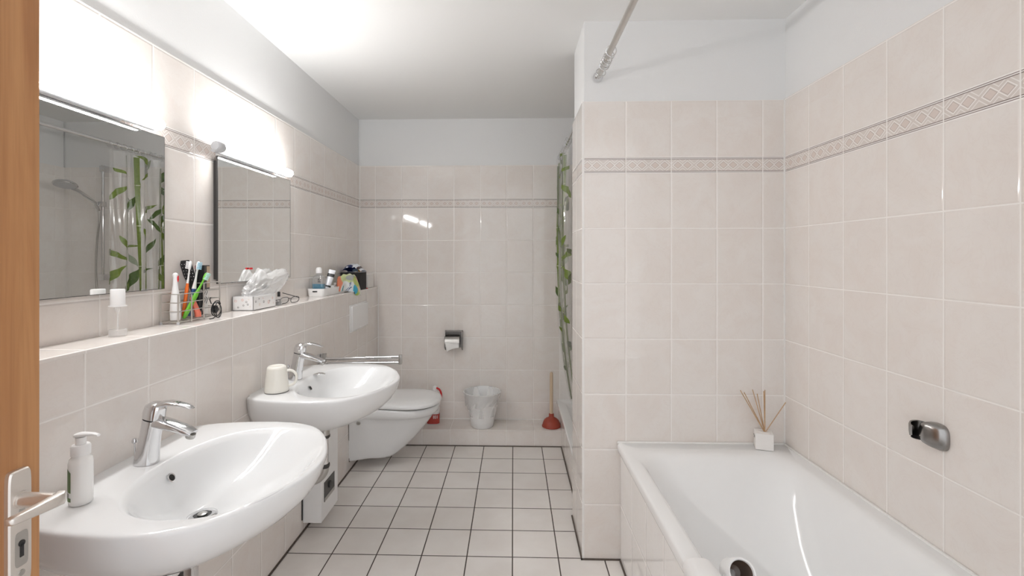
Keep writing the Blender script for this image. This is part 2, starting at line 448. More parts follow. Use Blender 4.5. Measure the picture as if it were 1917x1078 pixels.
# ------------------------------------------------------------------ open door on the left
dr = struct(G().box(-0.785, -0.745, -0.10, 0.724, 0.008, 2.02, bev=0.0015).build('door_1', m_door, loc=(-0.765, -0.1, 0.0), smooth=False))
hy, hz = 0.688, 0.953
plate = G().sweep([((-0.745 + a, hy, 0.911), (0, 1, 0), (0, 0, 1), w_, h_, 9) for a, w_, h_ in ((0, .0165, .087), (.006, .0165, .087), (.0085, .0150, .0855), (.009, .012, .0825))], 48).build('door_handle', m_alu, dr, angle=30)
g = G()
g.lathe([(0.0125, 0), (0.0125, 0.003), (0.0108, 0.003), (0.0105, 0.012), (0.0098, 0.050)], (-0.736, hy, hz), 28, axis=(1, 0, 0))
g.build('handle_neck', m_alu, plate)
g = G()
secs = []
for k, (dx, dy, a, b) in enumerate(((0.050, 0.012, .0065, .0085), (0.054, 0.004, .0085, .0090), (0.053, -0.013, .0080, .0080), (0.051, -0.033, .0075, .0068), (0.048, -0.053, .0070, .0058), (0.047, -0.060, .0062, .0052), (0.047, -0.062, .004, .0035))):
    secs.append(((-0.736 + dx, hy + dy, hz), (1, 0.15, 0), (0, 0, 1), a, b, 4))
g.sweep(secs, 28)
g.build('lever', m_alu, plate, angle=50)
g = G()
g.lathe([(0.0045, 0), (0.0045, 0.0012)], (-0.736, hy, 0.936), 16, axis=(1, 0, 0)); g.lathe([(0.0045, 0), (0.0045, 0.0012)], (-0.736, hy, 0.844), 16, axis=(1, 0, 0))
g.build('screw', m_steel, plate)
g = G()
g.lathe([(0.0048, 0), (0.0048, 0.001)], (-0.7358, hy, 0.888), 16, axis=(1, 0, 0)); g.box(-0.736, -0.7348, hy - 0.0026, hy + 0.0026, 0.868, 0.888)
g.build('keyhole', m_black, plate, smooth=False)
G().sweep([((-0.7359 + a, hy, 0.880), (0, 1, 0), (0, 0, 1), .0095, .026, 6) for a in (0, 0.0004)], 36).build('keyhole_plate', m_steel, plate)

# ------------------------------------------------------------------ bathtub
TX0, TX1, TY0, TY1, TZ = 0.45, XR - .0015, 0.36, PY0 - .0015, 0.512
t = thing('bathtub', (0.81, 1.2, 0), 'long white enamel bathtub built in behind a tiled panel at the right', 'bathtub')
g = G()
g.loft([rrect(TX0 + .012, TX1, TY0, TY1, .010, TZ - .040), rrect(TX0 + .003, TX1, TY0, TY1, .012, TZ - .038), rrect(TX0, TX1, TY0, TY1, .014, TZ - .030), rrect(TX0, TX1, TY0, TY1, .014, TZ - .008),
        rrect(TX0 + .003, TX1 - .001, TY0, TY1 - .001, .015, TZ - .002), rrect(TX0 + .010, TX1 - .002, TY0 + .01, TY1 - .002, .016, TZ),
        rrect(TX0 + .045, TX1 - .050, TY0 + .06, TY1 - .105, .085, TZ - .001), rrect(TX0 + .056, TX1 - .062, TY0 + .075, TY1 - .120, .10, TZ - .005),
        rrect(TX0 + .066, TX1 - .075, TY0 + .09, TY1 - .136, .115, TZ - .018), rrect(TX0 + .074, TX1 - .086, TY0 + .105, TY1 - .155, .13, TZ - .045),
        rrect(TX0 + .086, TX1 - .104, TY0 + .13, TY1 - .200, .155, TZ - .12), rrect(TX0 + .100, TX1 - .125, TY0 + .17, TY1 - .275, .18, TZ - .22),
        rrect(TX0 + .118, TX1 - .150, TY0 + .21, TY1 - .360, .19, TZ - .31), rrect(TX0 + .150, TX1 - .185, TY0 + .25, TY1 - .430, .17, TZ - .36),
        rrect(TX0 + .20, TX1 - .235, TY0 + .30, TY1 - .50, .13, TZ - .385), rrect(TX0 + .26, TX1 - .29, TY0 + .40, TY1 - .60, .08, TZ - .39)], cap0=False)
g.build('tub', m_enamel, t, angle=60)
G().box(TX0 + .015, TX0 + .03, TY0, TY1, 0.0, TZ - .036).build('side_panel', m_tub, t, smooth=False)
g = G(); g.box(TX1 - .008, TX1, TY0, TY1, TZ - .004, TZ + .006, bev=.002); g.box(TX0, TX1, TY1 - .008, TY1, TZ - .004, TZ + .006, bev=.002)
g.build('sealant_bead', m_seal, t)

# grip: padded white sleeve over the rim with an open tube end hanging inside the tub
t = thing('bathtub_grip', (0.50, 1.20, TZ), 'white plastic grip clamped over the near rim of the bathtub, tube end open', 'bath grip')
g = G()
secs = []
for k, (y, gr) in enumerate(((1.262, -.010), (1.258, 0.0), (1.245, .003), (1.15, .004), (1.03, .004), (1.0, 0))):
    secs.append(((0.484, y, TZ - .012), (1, 0, 0), (0, 0, 1), .038 + gr, .026 + gr, 2.6))
g.sweep(secs, 40); g.build('sleeve', m_plasticg if False else m_plastic, t)
g = G()
c = Vector((0.612, 1.285, 0.470)); ax = Vector((-0.05, -0.85, 0.52)).normalized()
g.lathe([(0.034, -.08), (0.036, -.02), (0.037, 0), (0.0355, .003), (0.031, .002), (0.029, -.004)], c, 36, axis=ax, cap1=False)
g.build('tube_end', m_plastic, t)
G().lathe([(0.029, -.004), (0.027, -.04), (0.018, -.065), (0.004, -.07)], c, 36, axis=ax, cap0=False).build('tube_lining', simple('brown lining', (0.16, 0.11, 0.085), 0.25), t)
G().tube([(0.505, 1.20, TZ - .03), (0.54, 1.24, TZ - .05), (0.58, 1.30, TZ - .075), c - ax * .088], 0.014, 14).build('arm', m_plastic, t)

# ------------------------------------------------------------------ wash basins
def basin_outer(n=96, cd_=0.30):
    pts = [(0, -.262), (.05, -.288), (.11, -.304), (.17, -.312), (.23, -.315), (.29, -.312), (.34, -.300), (.385, -.278), (.42, -.245), (.452, -.20), (.478, -.15), (.498, -.10), (.511, -.05), (.516, 0)]
    full = pts + [(d, -y) for d, y in pts[-2::-1]]
    # smooth closed resampling: dense polyline via Catmull-Rom, then by arc, wall edge straight
    P = [Vector((d, y)) for d, y in full]; out = []
    for i in range(len(P) - 1):
        p0 = P[max(i - 1, 0)]; p1 = P[i]; p2 = P[i + 1]; p3 = P[min(i + 2, len(P) - 1)]
        for k in range(6):
            t = k / 6
            out.append(0.5 * ((2 * p1) + (-p0 + p2) * t + (2 * p0 - 5 * p1 + 4 * p2 - p3) * t * t + (-p0 + 3 * p1 - 3 * p2 + p3) * t ** 3))
    out.append(P[-1])
    a = P[-1]; b = P[0]
    for k in range(1, 30): out.append(a.lerp(b, k / 30))
    return out
OUT = basin_outer()
def by_angle(poly, c, th):
    """point where the ray from c at angle th leaves the closed outline"""
    dx, dy = math.cos(th), math.sin(th); best = None
    for i in range(len(poly)):
        a = poly[i]; b = poly[(i + 1) % len(poly)]
        ex, ey = b[0] - a[0], b[1] - a[1]; den = dx * ey - dy * ex
        if abs(den) < 1e-12: continue
        t = ((a[0] - c[0]) * ey - (a[1] - c[1]) * ex) / den
        u = ((a[0] - c[0]) * dy - (a[1] - c[1]) * dx) / den
        if t > 0 and -1e-6 <= u <= 1 + 1e-6: best = t if best is None else max(best, t)
    return (c[0] + dx * best, c[1] + dy * best)
def make_basin(label):
    yc, zr = 1.19, 0.788
    t = thing('wash_basin', (XL, yc, zr), label, 'wash basin', 'white washbasins on the left wall')
    N = 120; c = (0.30, 0.0)
    ths = [2 * PI * k / N for k in range(N)]
    O = [by_angle(OUT, c, th) for th in ths]
    def W(d, y, z): return (XL + max(d, 0.0), yc + y, zr + z)
    def bowl(a, b, cx, e=2.35):
        r = []
        for th in ths:
            ct, st = math.cos(th), math.sin(th)
            k = (abs(ct / a) ** e + abs(st / b) ** e) ** (-1 / e)
            r.append((cx + ct * k, st * k))
        return r
    rings = []
    def scaled(s, sx, z, push=0.0):
        return [W(d * sx, y * s, z) for d, y in O]
    # underside, from the bottom up
    for s, sx, z in ((.10, .30, -.190), (.25, .42, -.188), (.42, .55, -.180), (.60, .68, -.163), (.76, .79, -.138), (.87, .88, -.108), (.945, .945, -.075), (.98, .980, -.045), (.996, .994, -.022), (1.0, 1.0, -.010), (.9985, .999, -.005)):
        rings.append(scaled(s, sx, z))
    def inset(q, z):
        r = []
        for d, y in O:
            vx, vy = c[0] - d, c[1] - y; L = math.hypot(vx, vy)
            r.append(W(d + vx / L * q if d > 1e-4 else d, y + vy / L * q, z))
        return r
    rings.append(inset(.0035, -.0022)); rings.append(inset(.0075, -.0006)); rings.append(inset(.012, 0.0))
    B0 = bowl(.192, .257, .302)
    rings.append([W(d, y, -.0004) for d, y in bowl(.1955, .262, .302)])
    rings.append([W(d, y, -.0015) for d, y in B0])
    rings.append([W(d, y, -.006) for d, y in bowl(.186, .250, .302)])
    for a, b, cx, z in ((.178, .240, .300, -.016), (.166, .222, .293, -.036), (.150, .196, .282, -.062), (.128, .162, .268, -.088), (.100, .124, .250, -.108), (.070, .084, .232, -.122), (.045, .050, .220, -.130), (.034, .034, .214, -.134)):
        rings.append([W(d, y, z) for d, y in bowl(a, b, cx, 2.1 + 0.25 * (b > .15))])
    G().loft(rings, cap0=True, cap1=True).build('bowl', m_ceramic, t, angle=75)
    # drain, with a dark plug opening, and the overflow hole in the back of the bowl
    dc = (XL + .214, yc, zr - .134)
    dn = G().lathe([(.033, 0), (.034, .002), (.030, .004), (.021, .0035), (.020, .001)], dc, 36).build('drain', m_chrome, t)
    G().lathe([(.0195, .0012), (.0195, .0022)], dc, 28).build('drain_hole', m_black, dn)
    G().lathe([(.004, .0022), (.011, .003), (.011, .006), (.004, .008)], dc, 24).build('drain_plug', m_steel, dn)
    oc = Vector((XL + .1335, yc, zr - .038)); ax = Vector((1, 0, .62)).normalized()
    ov = G().lathe([(.0120, 0), (.0120, .0012), (.0095, .0018), (.0085, .0012)], oc, 28, axis=ax).build('overflow_rim', m_chrome, t)
    G().lathe([(.0086, .0008), (.0086, .0014)], oc, 24, axis=ax).build('overflow_hole', m_black, ov)
    return t
b1 = make_basin('nearer white wall-hung washbasin, beside the open wooden door')
b2 = copy_tree(b1); b2.location.y = 2.02; tag(b2, 'farther white wall-hung washbasin, between the near basin and the toilet')

def make_faucet(label):
    y, z0 = 1.19, 0.7885
    t = thing('basin_faucet', (-0.942, y, z0), label, 'faucet', 'chrome mixer taps on the washbasins')
    def P(x, z, dy=0): return (x, y + dy, z)
    U = (0, 1, 0)
    G().sweep([(P(-.942, z0), (1, 0, 0), U, .0285, .0255, 2.2), (P(-.942, z0 + .003), (1, 0, 0), U, .0285, .0255, 2.2), (P(-.939, z0 + .03), (1, 0, 0), U, .0265, .0235, 2.2),
               (P(-.932, z0 + .07), (1, 0, -.1), U, .0235, .0215, 2.3), (P(-.926, z0 + .10), (1, 0, -.15), U, .0235, .0225, 2.3), (P(-.924, z0 + .112), (1, 0, -.22), U, .0235, .0225, 2.3)], 36).build('body', m_chrome, t, angle=45)
    G().sweep([(P(-.928, .893), (.25, 0, 1), U, .012, .0205, 2.6), (P(-.905, .892), (.28, 0, 1), U, .013, .021, 2.8), (P(-.880, .886), (.3, 0, 1), U, .011, .0215, 3), (P(-.850, .877), (.3, 0, 1), U, .0085, .0215, 3),
               (P(-.828, .869), (.3, 0, 1), U, .0072, .020, 3), (P(-.819, .865), (.4, 0, 1), U, .006, .017, 2.6)], 32).build('spout', m_chrome, t, angle=50)
    G().lathe([(.010, 0), (.0112, .002), (.0112, .012)], P(-.829, .853), 20, axis=(.35, 0, 1)).build('aerator', m_steel, t)
    G().lathe([(.0225, 0), (.0225, .0022)], P(-.9235, .9015), 30, axis=(.22, 0, 1)).build('gap_ring', m_black, t)
    head = G().sweep([(P(-.923, .904), (1, 0, -.22), U, .0245, .0230, 2.3), (P(-.9215, .918), (1, 0, -.25), U, .0248, .0230, 2.3), (P(-.917, .932), (1, 0, -.28), U, .0235, .0220, 2.3), (P(-.911, .940), (1, 0, -.25), U, .018, .018, 2.2), (P(-.907, .943), (1, 0, -.2), U, .008, .010, 2)], 36).build('handle', m_chrome, t, angle=50)
    G().sweep([(P(-.922, .929), (.3, 0, 1), U, .008, .018, 2.6), (P(-.900, .939), (.1, 0, 1), U, .0078, .018, 2.6), (P(-.880, .942), (-.02, 0, 1), U, .0065, .0165, 2.6), (P(-.860, .9405), (-.12, 0, 1), U, .0050, .0150, 2.6),
               (P(-.840, .936), (-.22, 0, 1), U, .0038, .0130, 2.6), (P(-.826, .931), (-.3, 0, 1), U, .003, .0105, 2.4), (P(-.820, .929), (-.3, 0, 1), U, .0015, .006, 2)], 28).build('lever', m_chrome, head, angle=60)
    g = G(); g.tube([P(-.972, z0 + .002), P(-.974, z0 + .052)], .0022, 10); g.lathe([(.003, 0), (.0062, .003), (.0066, .008), (.004, .013), (.001, .014)], P(-.974, z0 + .048), 18)
    g.build('pull_knob', m_chrome, t)
    return t
f1 = make_faucet('chrome single-lever tap on the nearer washbasin')
f2 = copy_tree(f1); f2.location.y = 2.02; tag(f2, 'chrome single-lever tap beside the upturned mug on the farther washbasin')

# traps under the basins
t = thing('drain_trap', (-0.796, 1.08, 0.60), 'chrome drain pipes under the nearer washbasin', 'drain pipe')
G().lathe([(.021, 0), (.021, -.035), (.024, -.036), (.024, -.055), (.018, -.056), (.018, -.30)][::-1], (-.796, 1.075, .612), 28).build('tailpiece', m_chrome, t)
G().lathe([(.022, -.050), (.0265, -.047), (.0265, -.036), (.022, -.033)][::-1], (-.796, 1.075, .612), 28).build('rubber_nut', m_rubber, t)
G().box(-.825, -.797, 1.150, 1.178, .12, .614, bev=.003).build('down_pipe', m_chrome, t)
t = thing('drain_trap', (-0.80, 2.02, 0.60), 'chrome trap under the farther washbasin, beside the white water heater', 'drain pipe')
cx, cy = -.800, 1.985
G().lathe([(.021, .606), (.021, .556), (.0165, .555)][::-1], (cx, cy, 0), 28).build('tailpiece', m_steel, t)
G().lathe([(.0225, .563), (.0225, .554), (.019, .550)][::-1], (cx, cy, 0), 28).build('coupling_nut', m_rubber, t)
G().lathe([(.0165, .552), (.0165, .425)][::-1], (cx, cy, 0), 28).build('down_pipe', m_chrome, t)
G().lathe([(.021, .440), (.0215, .432), (.0185, .424)][::-1], (cx, cy, 0), 28).build('clamp_ring', m_rubber, t)
pts = [(cx - .05 + .05 * math.cos(a), cy - .01 * (1 - math.cos(a)), .428 - .055 * math.sin(a)) for a in [k / 10 * PI / 2 for k in range(11)]]
pts += [(cx - .12, cy - .012, .373), (XL, cy - .012, .373)]
G().tube(pts, [.019] * 11 + [.017] * 2, 18).build('elbow', m_steel, t)
G().tube([(cx, cy, .594), (cx - .045, cy - .004, .594)], [.007, .008], 14).build('side_stub', m_rubber, t)
G().tube([(cx - .04, cy - .004, .594), (cx - .12, cy, .600), (XL, cy, .602)], .0035, 10).build('pull_rod', m_steel, t)

# ------------------------------------------------------------------ water heater box
t = thing('water_heater', (XL, 2.34, 0.04), 'white box-shaped water heater with a black panel, low on the wall under the farther basin', 'water heater')
G().box(XL + .004, -.917, 2.235, 2.448, .045, .575, bev=.0025).build('casing', m_plastic, t, smooth=False)
G().box(XL, XL + .0045, 2.229, 2.44, .06, .20).build('gap_shadow', m_black, t, smooth=False)  # black strip standing in for the shade in the gap behind the casing
pn = G().box(-.9175, -.9150, 2.268, 2.398, .128, .222).build('control_panel', simple('dark panel', (.04, .037, .036), .3), t, smooth=False)
G().box(-.9152, -.9140, 2.270, 2.396, .128, .146).build('scale_strip', m_steel, pn, smooth=False)
G().lathe([(.017, 0), (.016, .006), (.006, .0065)], (-.915, 2.332, .186), 26, axis=(1, 0, 0)).build('dial', m_black, pn)

# ------------------------------------------------------------------ toilet
TYC = 3.045
t = thing('wall_toilet', (XL, TYC, 0.0), 'white wall-hung toilet with closed lid beside the far wall', 'toilet')
def dshape(d, hw, wb_, z, n=48, e=2.3, back=0.0, y0=TYC):
    """D-shaped section: flat on the wall with half width wb_, widest hw, reaching d from the wall"""
    r = []
    m = d * 0.52
    for k in range(n + 1):
        a = -PI / 2 + PI * k / n
        ca, sa = max(math.cos(a), 0.0), math.sin(a)
        r.append((XL + back + m + (d - back - m) * ca ** (2 / e), y0 + hw * math.copysign(abs(sa) ** (2 / e), sa), z))
    L = 10
    a = r[-1]
    for k in range(1, L + 1):
        q = k / L; q2 = q * q * (3 - 2 * q)
        r.append((a[0] + (XL + back - a[0]) * q, y0 + hw + (wb_ - hw) * q2, z))
    for k in range(1, 8): r.append((XL + back, y0 + wb_ - 2 * wb_ * k / 8, z))
    for k in range(0, L):
        q = 1 - k / L; q2 = q * q * (3 - 2 * q)
        r.append((a[0] + (XL + back - a[0]) * q, y0 - hw - (wb_ - hw) * q2, z))
    return r
G().loft([dshape(.245, .110, .158, .060), dshape(.268, .120, .164, .063), dshape(.285, .124, .166, .078), dshape(.335, .130, .168, .120), dshape(.395, .140, .170, .180), dshape(.445, .150, .172, .240), dshape(.482, .162, .172, .288),
          dshape(.498, .168, .172, .312), dshape(.510, .176, .172, .322), dshape(.525, .190, .178, .334), dshape(.532, .193, .178, .350), dshape(.535, .194, .178, .372), dshape(.530, .190, .176, .380), dshape(.520, .18, .17, .382)]).build('bowl', m_ceramic, t, angle=60)
G().loft([dshape(.528, .188, .15, .3825, back=.07), dshape(.528, .188, .15, .388, back=.07)]).build('seat_gap', m_rubber, t)
G().loft([dshape(.540, .196, .160, .388, back=.055), dshape(.544, .199, .162, .393, back=.052), dshape(.542, .198, .162, .404, back=.052), dshape(.530, .190, .156, .413, back=.058), dshape(.49, .160, .135, .419, back=.08), dshape(.42, .11, .10, .422, back=.12), dshape(.34, .05, .05, .423, back=.18)]).build('lid', m_ceramic, t, angle=60)
G().lathe([(.012, -.006), (.012, .007), (.009, .010)], (XL + .062, TYC - .170, .300), 20, axis=(.2, -1, -.1)).build('fixing_cap', m_steel, t)
G().loft([[(XL + dx_, TYC + s_ * (.1755 if z_ > .1 else .166), z_) for s_, z_ in ((-1, .056), (1, .056), (1, .10), (1, .30), (-1, .30), (-1, .10))] for dx_ in (0, .003)]).build('wall_joint', m_darkjoint, t, smooth=False)
g = G(); g.tube([(XL + .06, TYC - .08, .395), (XL + .06, TYC + .08, .395)], .011, 14); g.build('hinge', m_plastic, t)

t = thing('flush_plate', (XL, 3.07, 0.94), 'white plastic flush plate on the wall above the toilet', 'flush plate')
G().box(XL, XL + .008, 2.885, 3.215, .848, 1.018, bev=.002).build('frame', m_plastic, t)
G().box(XL + .006, XL + .019, 2.892, 3.208, .856, 1.010, bev=.005, seg=3).build('button', m_plastic, t)

# towel rail beyond the second basin
t = thing('towel_rail', (XL, 2.43, 0.78), 'chrome swing-arm towel rail on the wall between farther basin and toilet', 'towel rail')
G().box(XL, XL + .014, 2.405, 2.455, .745, .815, bev=.004).build('wall_bracket', m_chrome, t)
g = G(); g.tube([(XL + .012, 2.43, .786), (XL + .22, 2.43, .792), (-.582, 2.43, .801)], .0085, 16); g.build('arm', m_chrome, t)
g = G(); g.tube([(XL + .012, 2.43, .764), (XL + .22, 2.432, .766), (-.588, 2.43, .772)], .0075, 16); g.build('arm', m_chrome, t)
G().box(-.592, -.576, 2.419, 2.441, .762, .812, bev=.003).build('end_cap', m_steel, t)
G().lathe([(.011, .750), (.011, .815)], (XL + .03, 2.43, 0), 18).build('pivot', m_steel, t)

# ------------------------------------------------------------------ mirrors and lamps
def make_mirror(label):
    t = thing('wall_mirror', (XLU, 1.20, 1.215), label, 'mirror', 'mirrors above the shelf')
    G().box(XLU + .022, XLU + .027, .91, 1.492, 1.215, 1.700).build('mirror_glass', m_mirror, t, smooth=False)
    e = G()
    for (y0, y1, z0, z1) in ((.9085, .9102, 1.2135, 1.7015), (1.4918, 1.4935, 1.2135, 1.7015), (.9085, 1.4935, 1.2135, 1.2152), (.9085, 1.4935, 1.6998, 1.7015)):
        e.box(XLU + .021, XLU + .0273, y0, y1, z0, z1)
    e.build('mirror_edge', m_rubber, t, smooth=False)
    G().box(XLU, XLU + .021, .925, 1.477, 1.23, 1.685).build('mirror_backing', m_rubber, t, smooth=False)
    for yy in (1.0, 1.40):
        G().box(XLU + .020, XLU + .030, yy, yy + .02, 1.211, 1.219, bev=.001).build('clip', m_clearpl, t)
    return t
mi1 = make_mirror('nearer frameless mirror, above the spray bottle, reflecting the bamboo curtain')
mi2 = copy_tree(mi1); mi2.location.y = 1.20 + .859; tag(mi2, 'farther frameless mirror, above the plastic bag on the shelf')

def make_lamp(label):
    zc_, xc_, y0, y1 = 1.722, XLU + .064, .845, 1.425
    t = thing('mirror_lamp', (XLU, 1.14, zc_), label, 'wall lamp', 'tube lamps over the mirrors')
    G().box(XLU, XLU + .030, y0 + .10, y1 - .10, zc_ - .018, zc_ + .018, bev=.004).build('wall_base', m_plastic, t)
    # slim tray that carries the tube from below
    G().sweep([((xc_ - .018, y, zc_ - .013), (1, 0, 0), (0, 0, 1), .010, .005, 3) for y in (y0 + .02, y1 - .004)], 20).build('tube_carrier', m_plasticg, t)
    G().box(xc_ - .027, xc_ - .022, y0 + .03, y1 - .012, zc_ - .016, zc_ + .016, bev=.001).build('rear_shield', m_plastic, t)  # strip added behind the tube to hold its light off the wall
    G().box(XLU + .02, xc_ - .02, 1.12, 1.16, zc_ - .012, zc_ - .002).build('bracket_arm', m_plasticg, t)
    n = [(.004, 0), (.012, .002), (.0165, .008), (.0178, .016), (.0178, .528), (.0165, .540), (.012, .5475), (.004, .550)]
    G().lathe([(r, y0 + .040 + z) for r, z in n], (xc_, 0, zc_), 28, axis=(0, 1, 0)).build('light_tube', m_lamp, t)
    G().lathe([(.005, 0), (.014, .001), (.0185, .006), (.0195, .014), (.0195, .038), (.0180, .042)], (xc_, y0, zc_), 28, axis=(0, 1, 0)).build('end_cap', m_plasticg, t)
    return t
la1 = make_lamp('lit tube lamp over the nearer mirror, partly behind the door')
la2 = copy_tree(la1); la2.location.y = 1.14 + .847; tag(la2, 'lit tube lamp over the farther mirror, grey end cap visible')
# ------------------------------------------------------------------ curtain rods, rings, curtain
def rod(label, x, z, y0, y1, flange_at):
    t = thing('curtain_rod', (x, y1 if flange_at != y0 else y0, z), label, 'curtain rod')
    G().tube([(x, y0, z), (x, y1, z)], .0115, 20).build('tube', m_chrome if flange_at == 'two' else m_steel2, t)
    ends = ((y1, -1),) if flange_at != 'two' else ((y1, -1), (y0, 1))
    for y, s in ends:
        G().lathe([(.0215, 0), (.0215, .004), (.0165, .010), (.0140, .026), (.0120, .028)], (x, y, z), 28, axis=(0, s, 0)).build('wall_flange', m_chrome, t)
    return t
m_steel2 = simple('satin steel rod', (0.62, 0.60, 0.57), 0.30, 0.9, var=0.05)
rod('straight metal rod running over the bathtub towards the viewer', .368, 2.098, YF, PY0, 'one')
rod('metal rod holding the bamboo curtain between partition and far wall', .345, 2.050, PY1, YB, 'two')
def ring(x, y, z, tilt, yaw, r=.0195, rr=.0017):
    n = 28; pts = []
    R = Matrix.Rotation(yaw, 3, 'Z') @ Matrix.Rotation(tilt, 3, 'X')
    for k in range(n):
        a = 2 * PI * k / n
        pts.append(Vector((x, y, z)) + R @ Vector((r * math.cos(a), 0, r * math.sin(a))))
    return G().tube(pts, rr, 8, closed=True)
r0 = None
for k, (y, tl, yw) in enumerate(((1.792, .25, .10), (1.835, -.2, -.15), (1.862, .15, .2), (1.885, .3, -.1), (1.905, -.1, .1), (1.925, .2, .05), (2.0, -.35, .1))):
    o = ring(.368, y, 2.098 - .0062, tl, yw).build('curtain_ring', m_chrome)
    tag(o, ('open chrome ring nearest the viewer on the rod over the bathtub', 'second empty chrome ring from the viewer on the bathtub rod', 'third empty chrome ring from the viewer on the bathtub rod',
            'fourth empty chrome ring from the viewer on the bathtub rod', 'fifth empty chrome ring from the viewer on the bathtub rod', 'sixth empty chrome ring, last of the bunch before the single one',
            'single chrome ring hanging beside the wall flange of the bathtub rod')[k], 'curtain ring', 'empty rings on the rod over the bathtub')

CY0, CY1, CZ0, CZ1 = 2.955, 3.485, .30, 2.012
def cloth(t, z, off=0.0):
    """t along the gathered curtain, z height"""
    y = CY0 + (CY1 - CY0) * t
    def xx(t, z):
        q = max(0.0, (1.15 - z)) / .85
        amp = .024 * (1 - .25 * (CZ1 - z) / 1.7)
        ph = .55 * math.sin(2.2 * z) + .3 * math.sin(9 * t)
        return .338 + .085 * q * q + amp * math.sin(2 * PI * 3.7 * t + ph) + .008 * math.sin(2 * PI * 10.3 * t + 3 * z)
    x = xx(t, z)
    dx = (xx(t + .002, z) - xx(t - .002, z)) / (.004 * (CY1 - CY0))
    L = math.hypot(1, dx)
    y += .004 * math.sin(2 * PI * 3.7 * t + 1.3) 
    return (x - off / L, y + off * dx / L, z)
g = G()
g.grid(lambda a, b: cloth(a, CZ0 + (CZ1 - CZ0) * b), 200, 60, 0)
rnd = random.Random(3)
SPAN = CY1 - CY0
def leaf(yc, zc_, L, ang, wd, mi, bend=.15):
    L *= 1.12; wd *= 1.3
    t0 = (yc - CY0) / SPAN
    def fn(a, b):
        s = (a - .5) * L; ww = wd * (math.sin(PI * min(1, a * 1.02)) ** .8) * (1 - .45 * a) * (b - .5) * 2
        s2 = s; w2 = ww + bend * L * (.25 - (a - .5) ** 2)
        dy = s2 * math.cos(ang) - w2 * math.sin(ang); dz = s2 * math.sin(ang) + w2 * math.cos(ang)
        return cloth(min(1, max(0, t0 + dy / SPAN)), min(CZ1, zc_ + dz), .0012)
    g.grid(fn, 14, 4, mi)
def stalk(y0_, z0_, y1_, z1_, wd, mi=1):
    n = 60
    def fn(a, b):
        y = y0_ + (y1_ - y0_) * a; z = z0_ + (z1_ - z0_) * a
        ww = wd * (1 + .28 * max(0, 1 - abs(((z * 3.6) % 1) - .5) * 16))
        return cloth(min(1, max(0, (y - CY0 + (b - .5) * ww) / SPAN)), z, .0012)
    g.grid(fn, n, 2, mi)
    z = z0_
    while z > z1_:                          # pale rings at the knots of the cane
        if abs(((z * 3.6) % 1) - .5) < .018:
            yy = y0_ + (y1_ - y0_) * (z0_ - z) / (z0_ - z1_)
            g.grid(lambda a, b: cloth(min(1, max(0, (yy - CY0 + (a - .5) * wd * 1.15) / SPAN)), z + (b - .5) * .005, .002), 4, 1, 4)
            z -= .03
        z -= .004
stalk(3.065, 1.99, 3.09, .40, .009); stalk(3.184, 2.0, 3.20, .36, .018); stalk(3.375, 1.96, 3.372, .36, .018); stalk(3.462, 2.0, 3.45, .5, .022); stalk(3.27, 1.4, 3.28, .34, .008); stalk(3.425, 1.8, 3.43, .42, .014)
D = math.radians
for y, z, L, a, wd, mi in ((3.035, 1.878, .075, -25, .010, 1), (3.027, 1.738, .13, 48, .017, 1), (3.232, 1.982, .13, -38, .017, 1), (3.246, 1.885, .11, 40, .010, 1), (3.156, 1.68, .13, 58, .020, 2), (3.29, 1.656, .12, 32, .013, 1),
                          (3.345, 1.63, .11, 50, .014, 2), (3.334, 1.535, .11, -55, .013, 2), (3.225, 1.45, .12, -75, .014, 1), (3.312, 1.397, .11, 68, .010, 2), (3.15, 1.388, .09, 5, .008, 1), (3.01, 1.328, .15, -30, .016, 1),
                          (3.005, 1.199, .15, 47, .022, 1), (3.155, 1.166, .17, 60, .026, 2), (3.05, 1.41, .09, -70, .010, 1), (3.15, 1.296, .10, -60, .014, 3), (3.29, 1.949, .12, 65, .018, 3), (3.10, 1.667, .12, 62, .010, 2), (3.275, 1.22, .08, 20, .010, 2),
                          (3.12, 1.12, .12, 50, .012, 1), (3.46, 1.92, .14, 60, .020, 2), (3.44, 1.80, .12, -50, .018, 2), (3.47, 1.70, .13, 70, .016, 1), (3.43, 1.58, .14, 55, .020, 2), (3.46, 1.44, .13, -60, .018, 1), (3.44, 1.30, .13, 50, .018, 2),
                          (3.40, 1.18, .12, -60, .016, 1), (3.46, 1.05, .14, 60, .020, 2), (3.36, .98, .13, 40, .018, 1), (3.22, .92, .13, -50, .018, 2), (3.05, .95, .13, 50, .018, 1), (3.42, .85, .13, -55, .018, 2), (3.30, .78, .12, 55, .016, 1),
                          (3.12, .72, .13, -45, .018, 2), (3.44, .66, .12, 65, .016, 2), (3.25, .58, .12, 40, .016, 1), (3.38, .50, .12, -50, .016, 2)):
    leaf(y, z, L, D(a), wd, mi, .12)
def green(name, c1, c2, sc=60):
    m, nt, b = newmat(name)
    n = NOISE(nt, OBJ(nt), sc, 3)
    nt.links.new(MIX(nt, n, c1, c2), b.inputs['Base Color']); b.inputs['Roughness'].default_value = .25
    return m
m_green = green('bamboo green print', (.085, .13, .02), (.20, .27, .05))
m_green2 = green('dark leaf green print', (.03, .065, .015), (.10, .16, .035))
m_grey = green('faded leaf print', (.22, .26, .19), (.32, .36, .27))
m_knot = green('pale knot print', (.55, .56, .38), (.62, .63, .46))
t = thing('shower_curtain', (.338, 3.2, 2.03), 'clear vinyl shower curtain printed with green bamboo, gathered near the far wall', 'shower curtain')
g.build('curtain', [m_film, m_green, m_green2, m_grey, m_knot], t, solid=.0, angle=80)
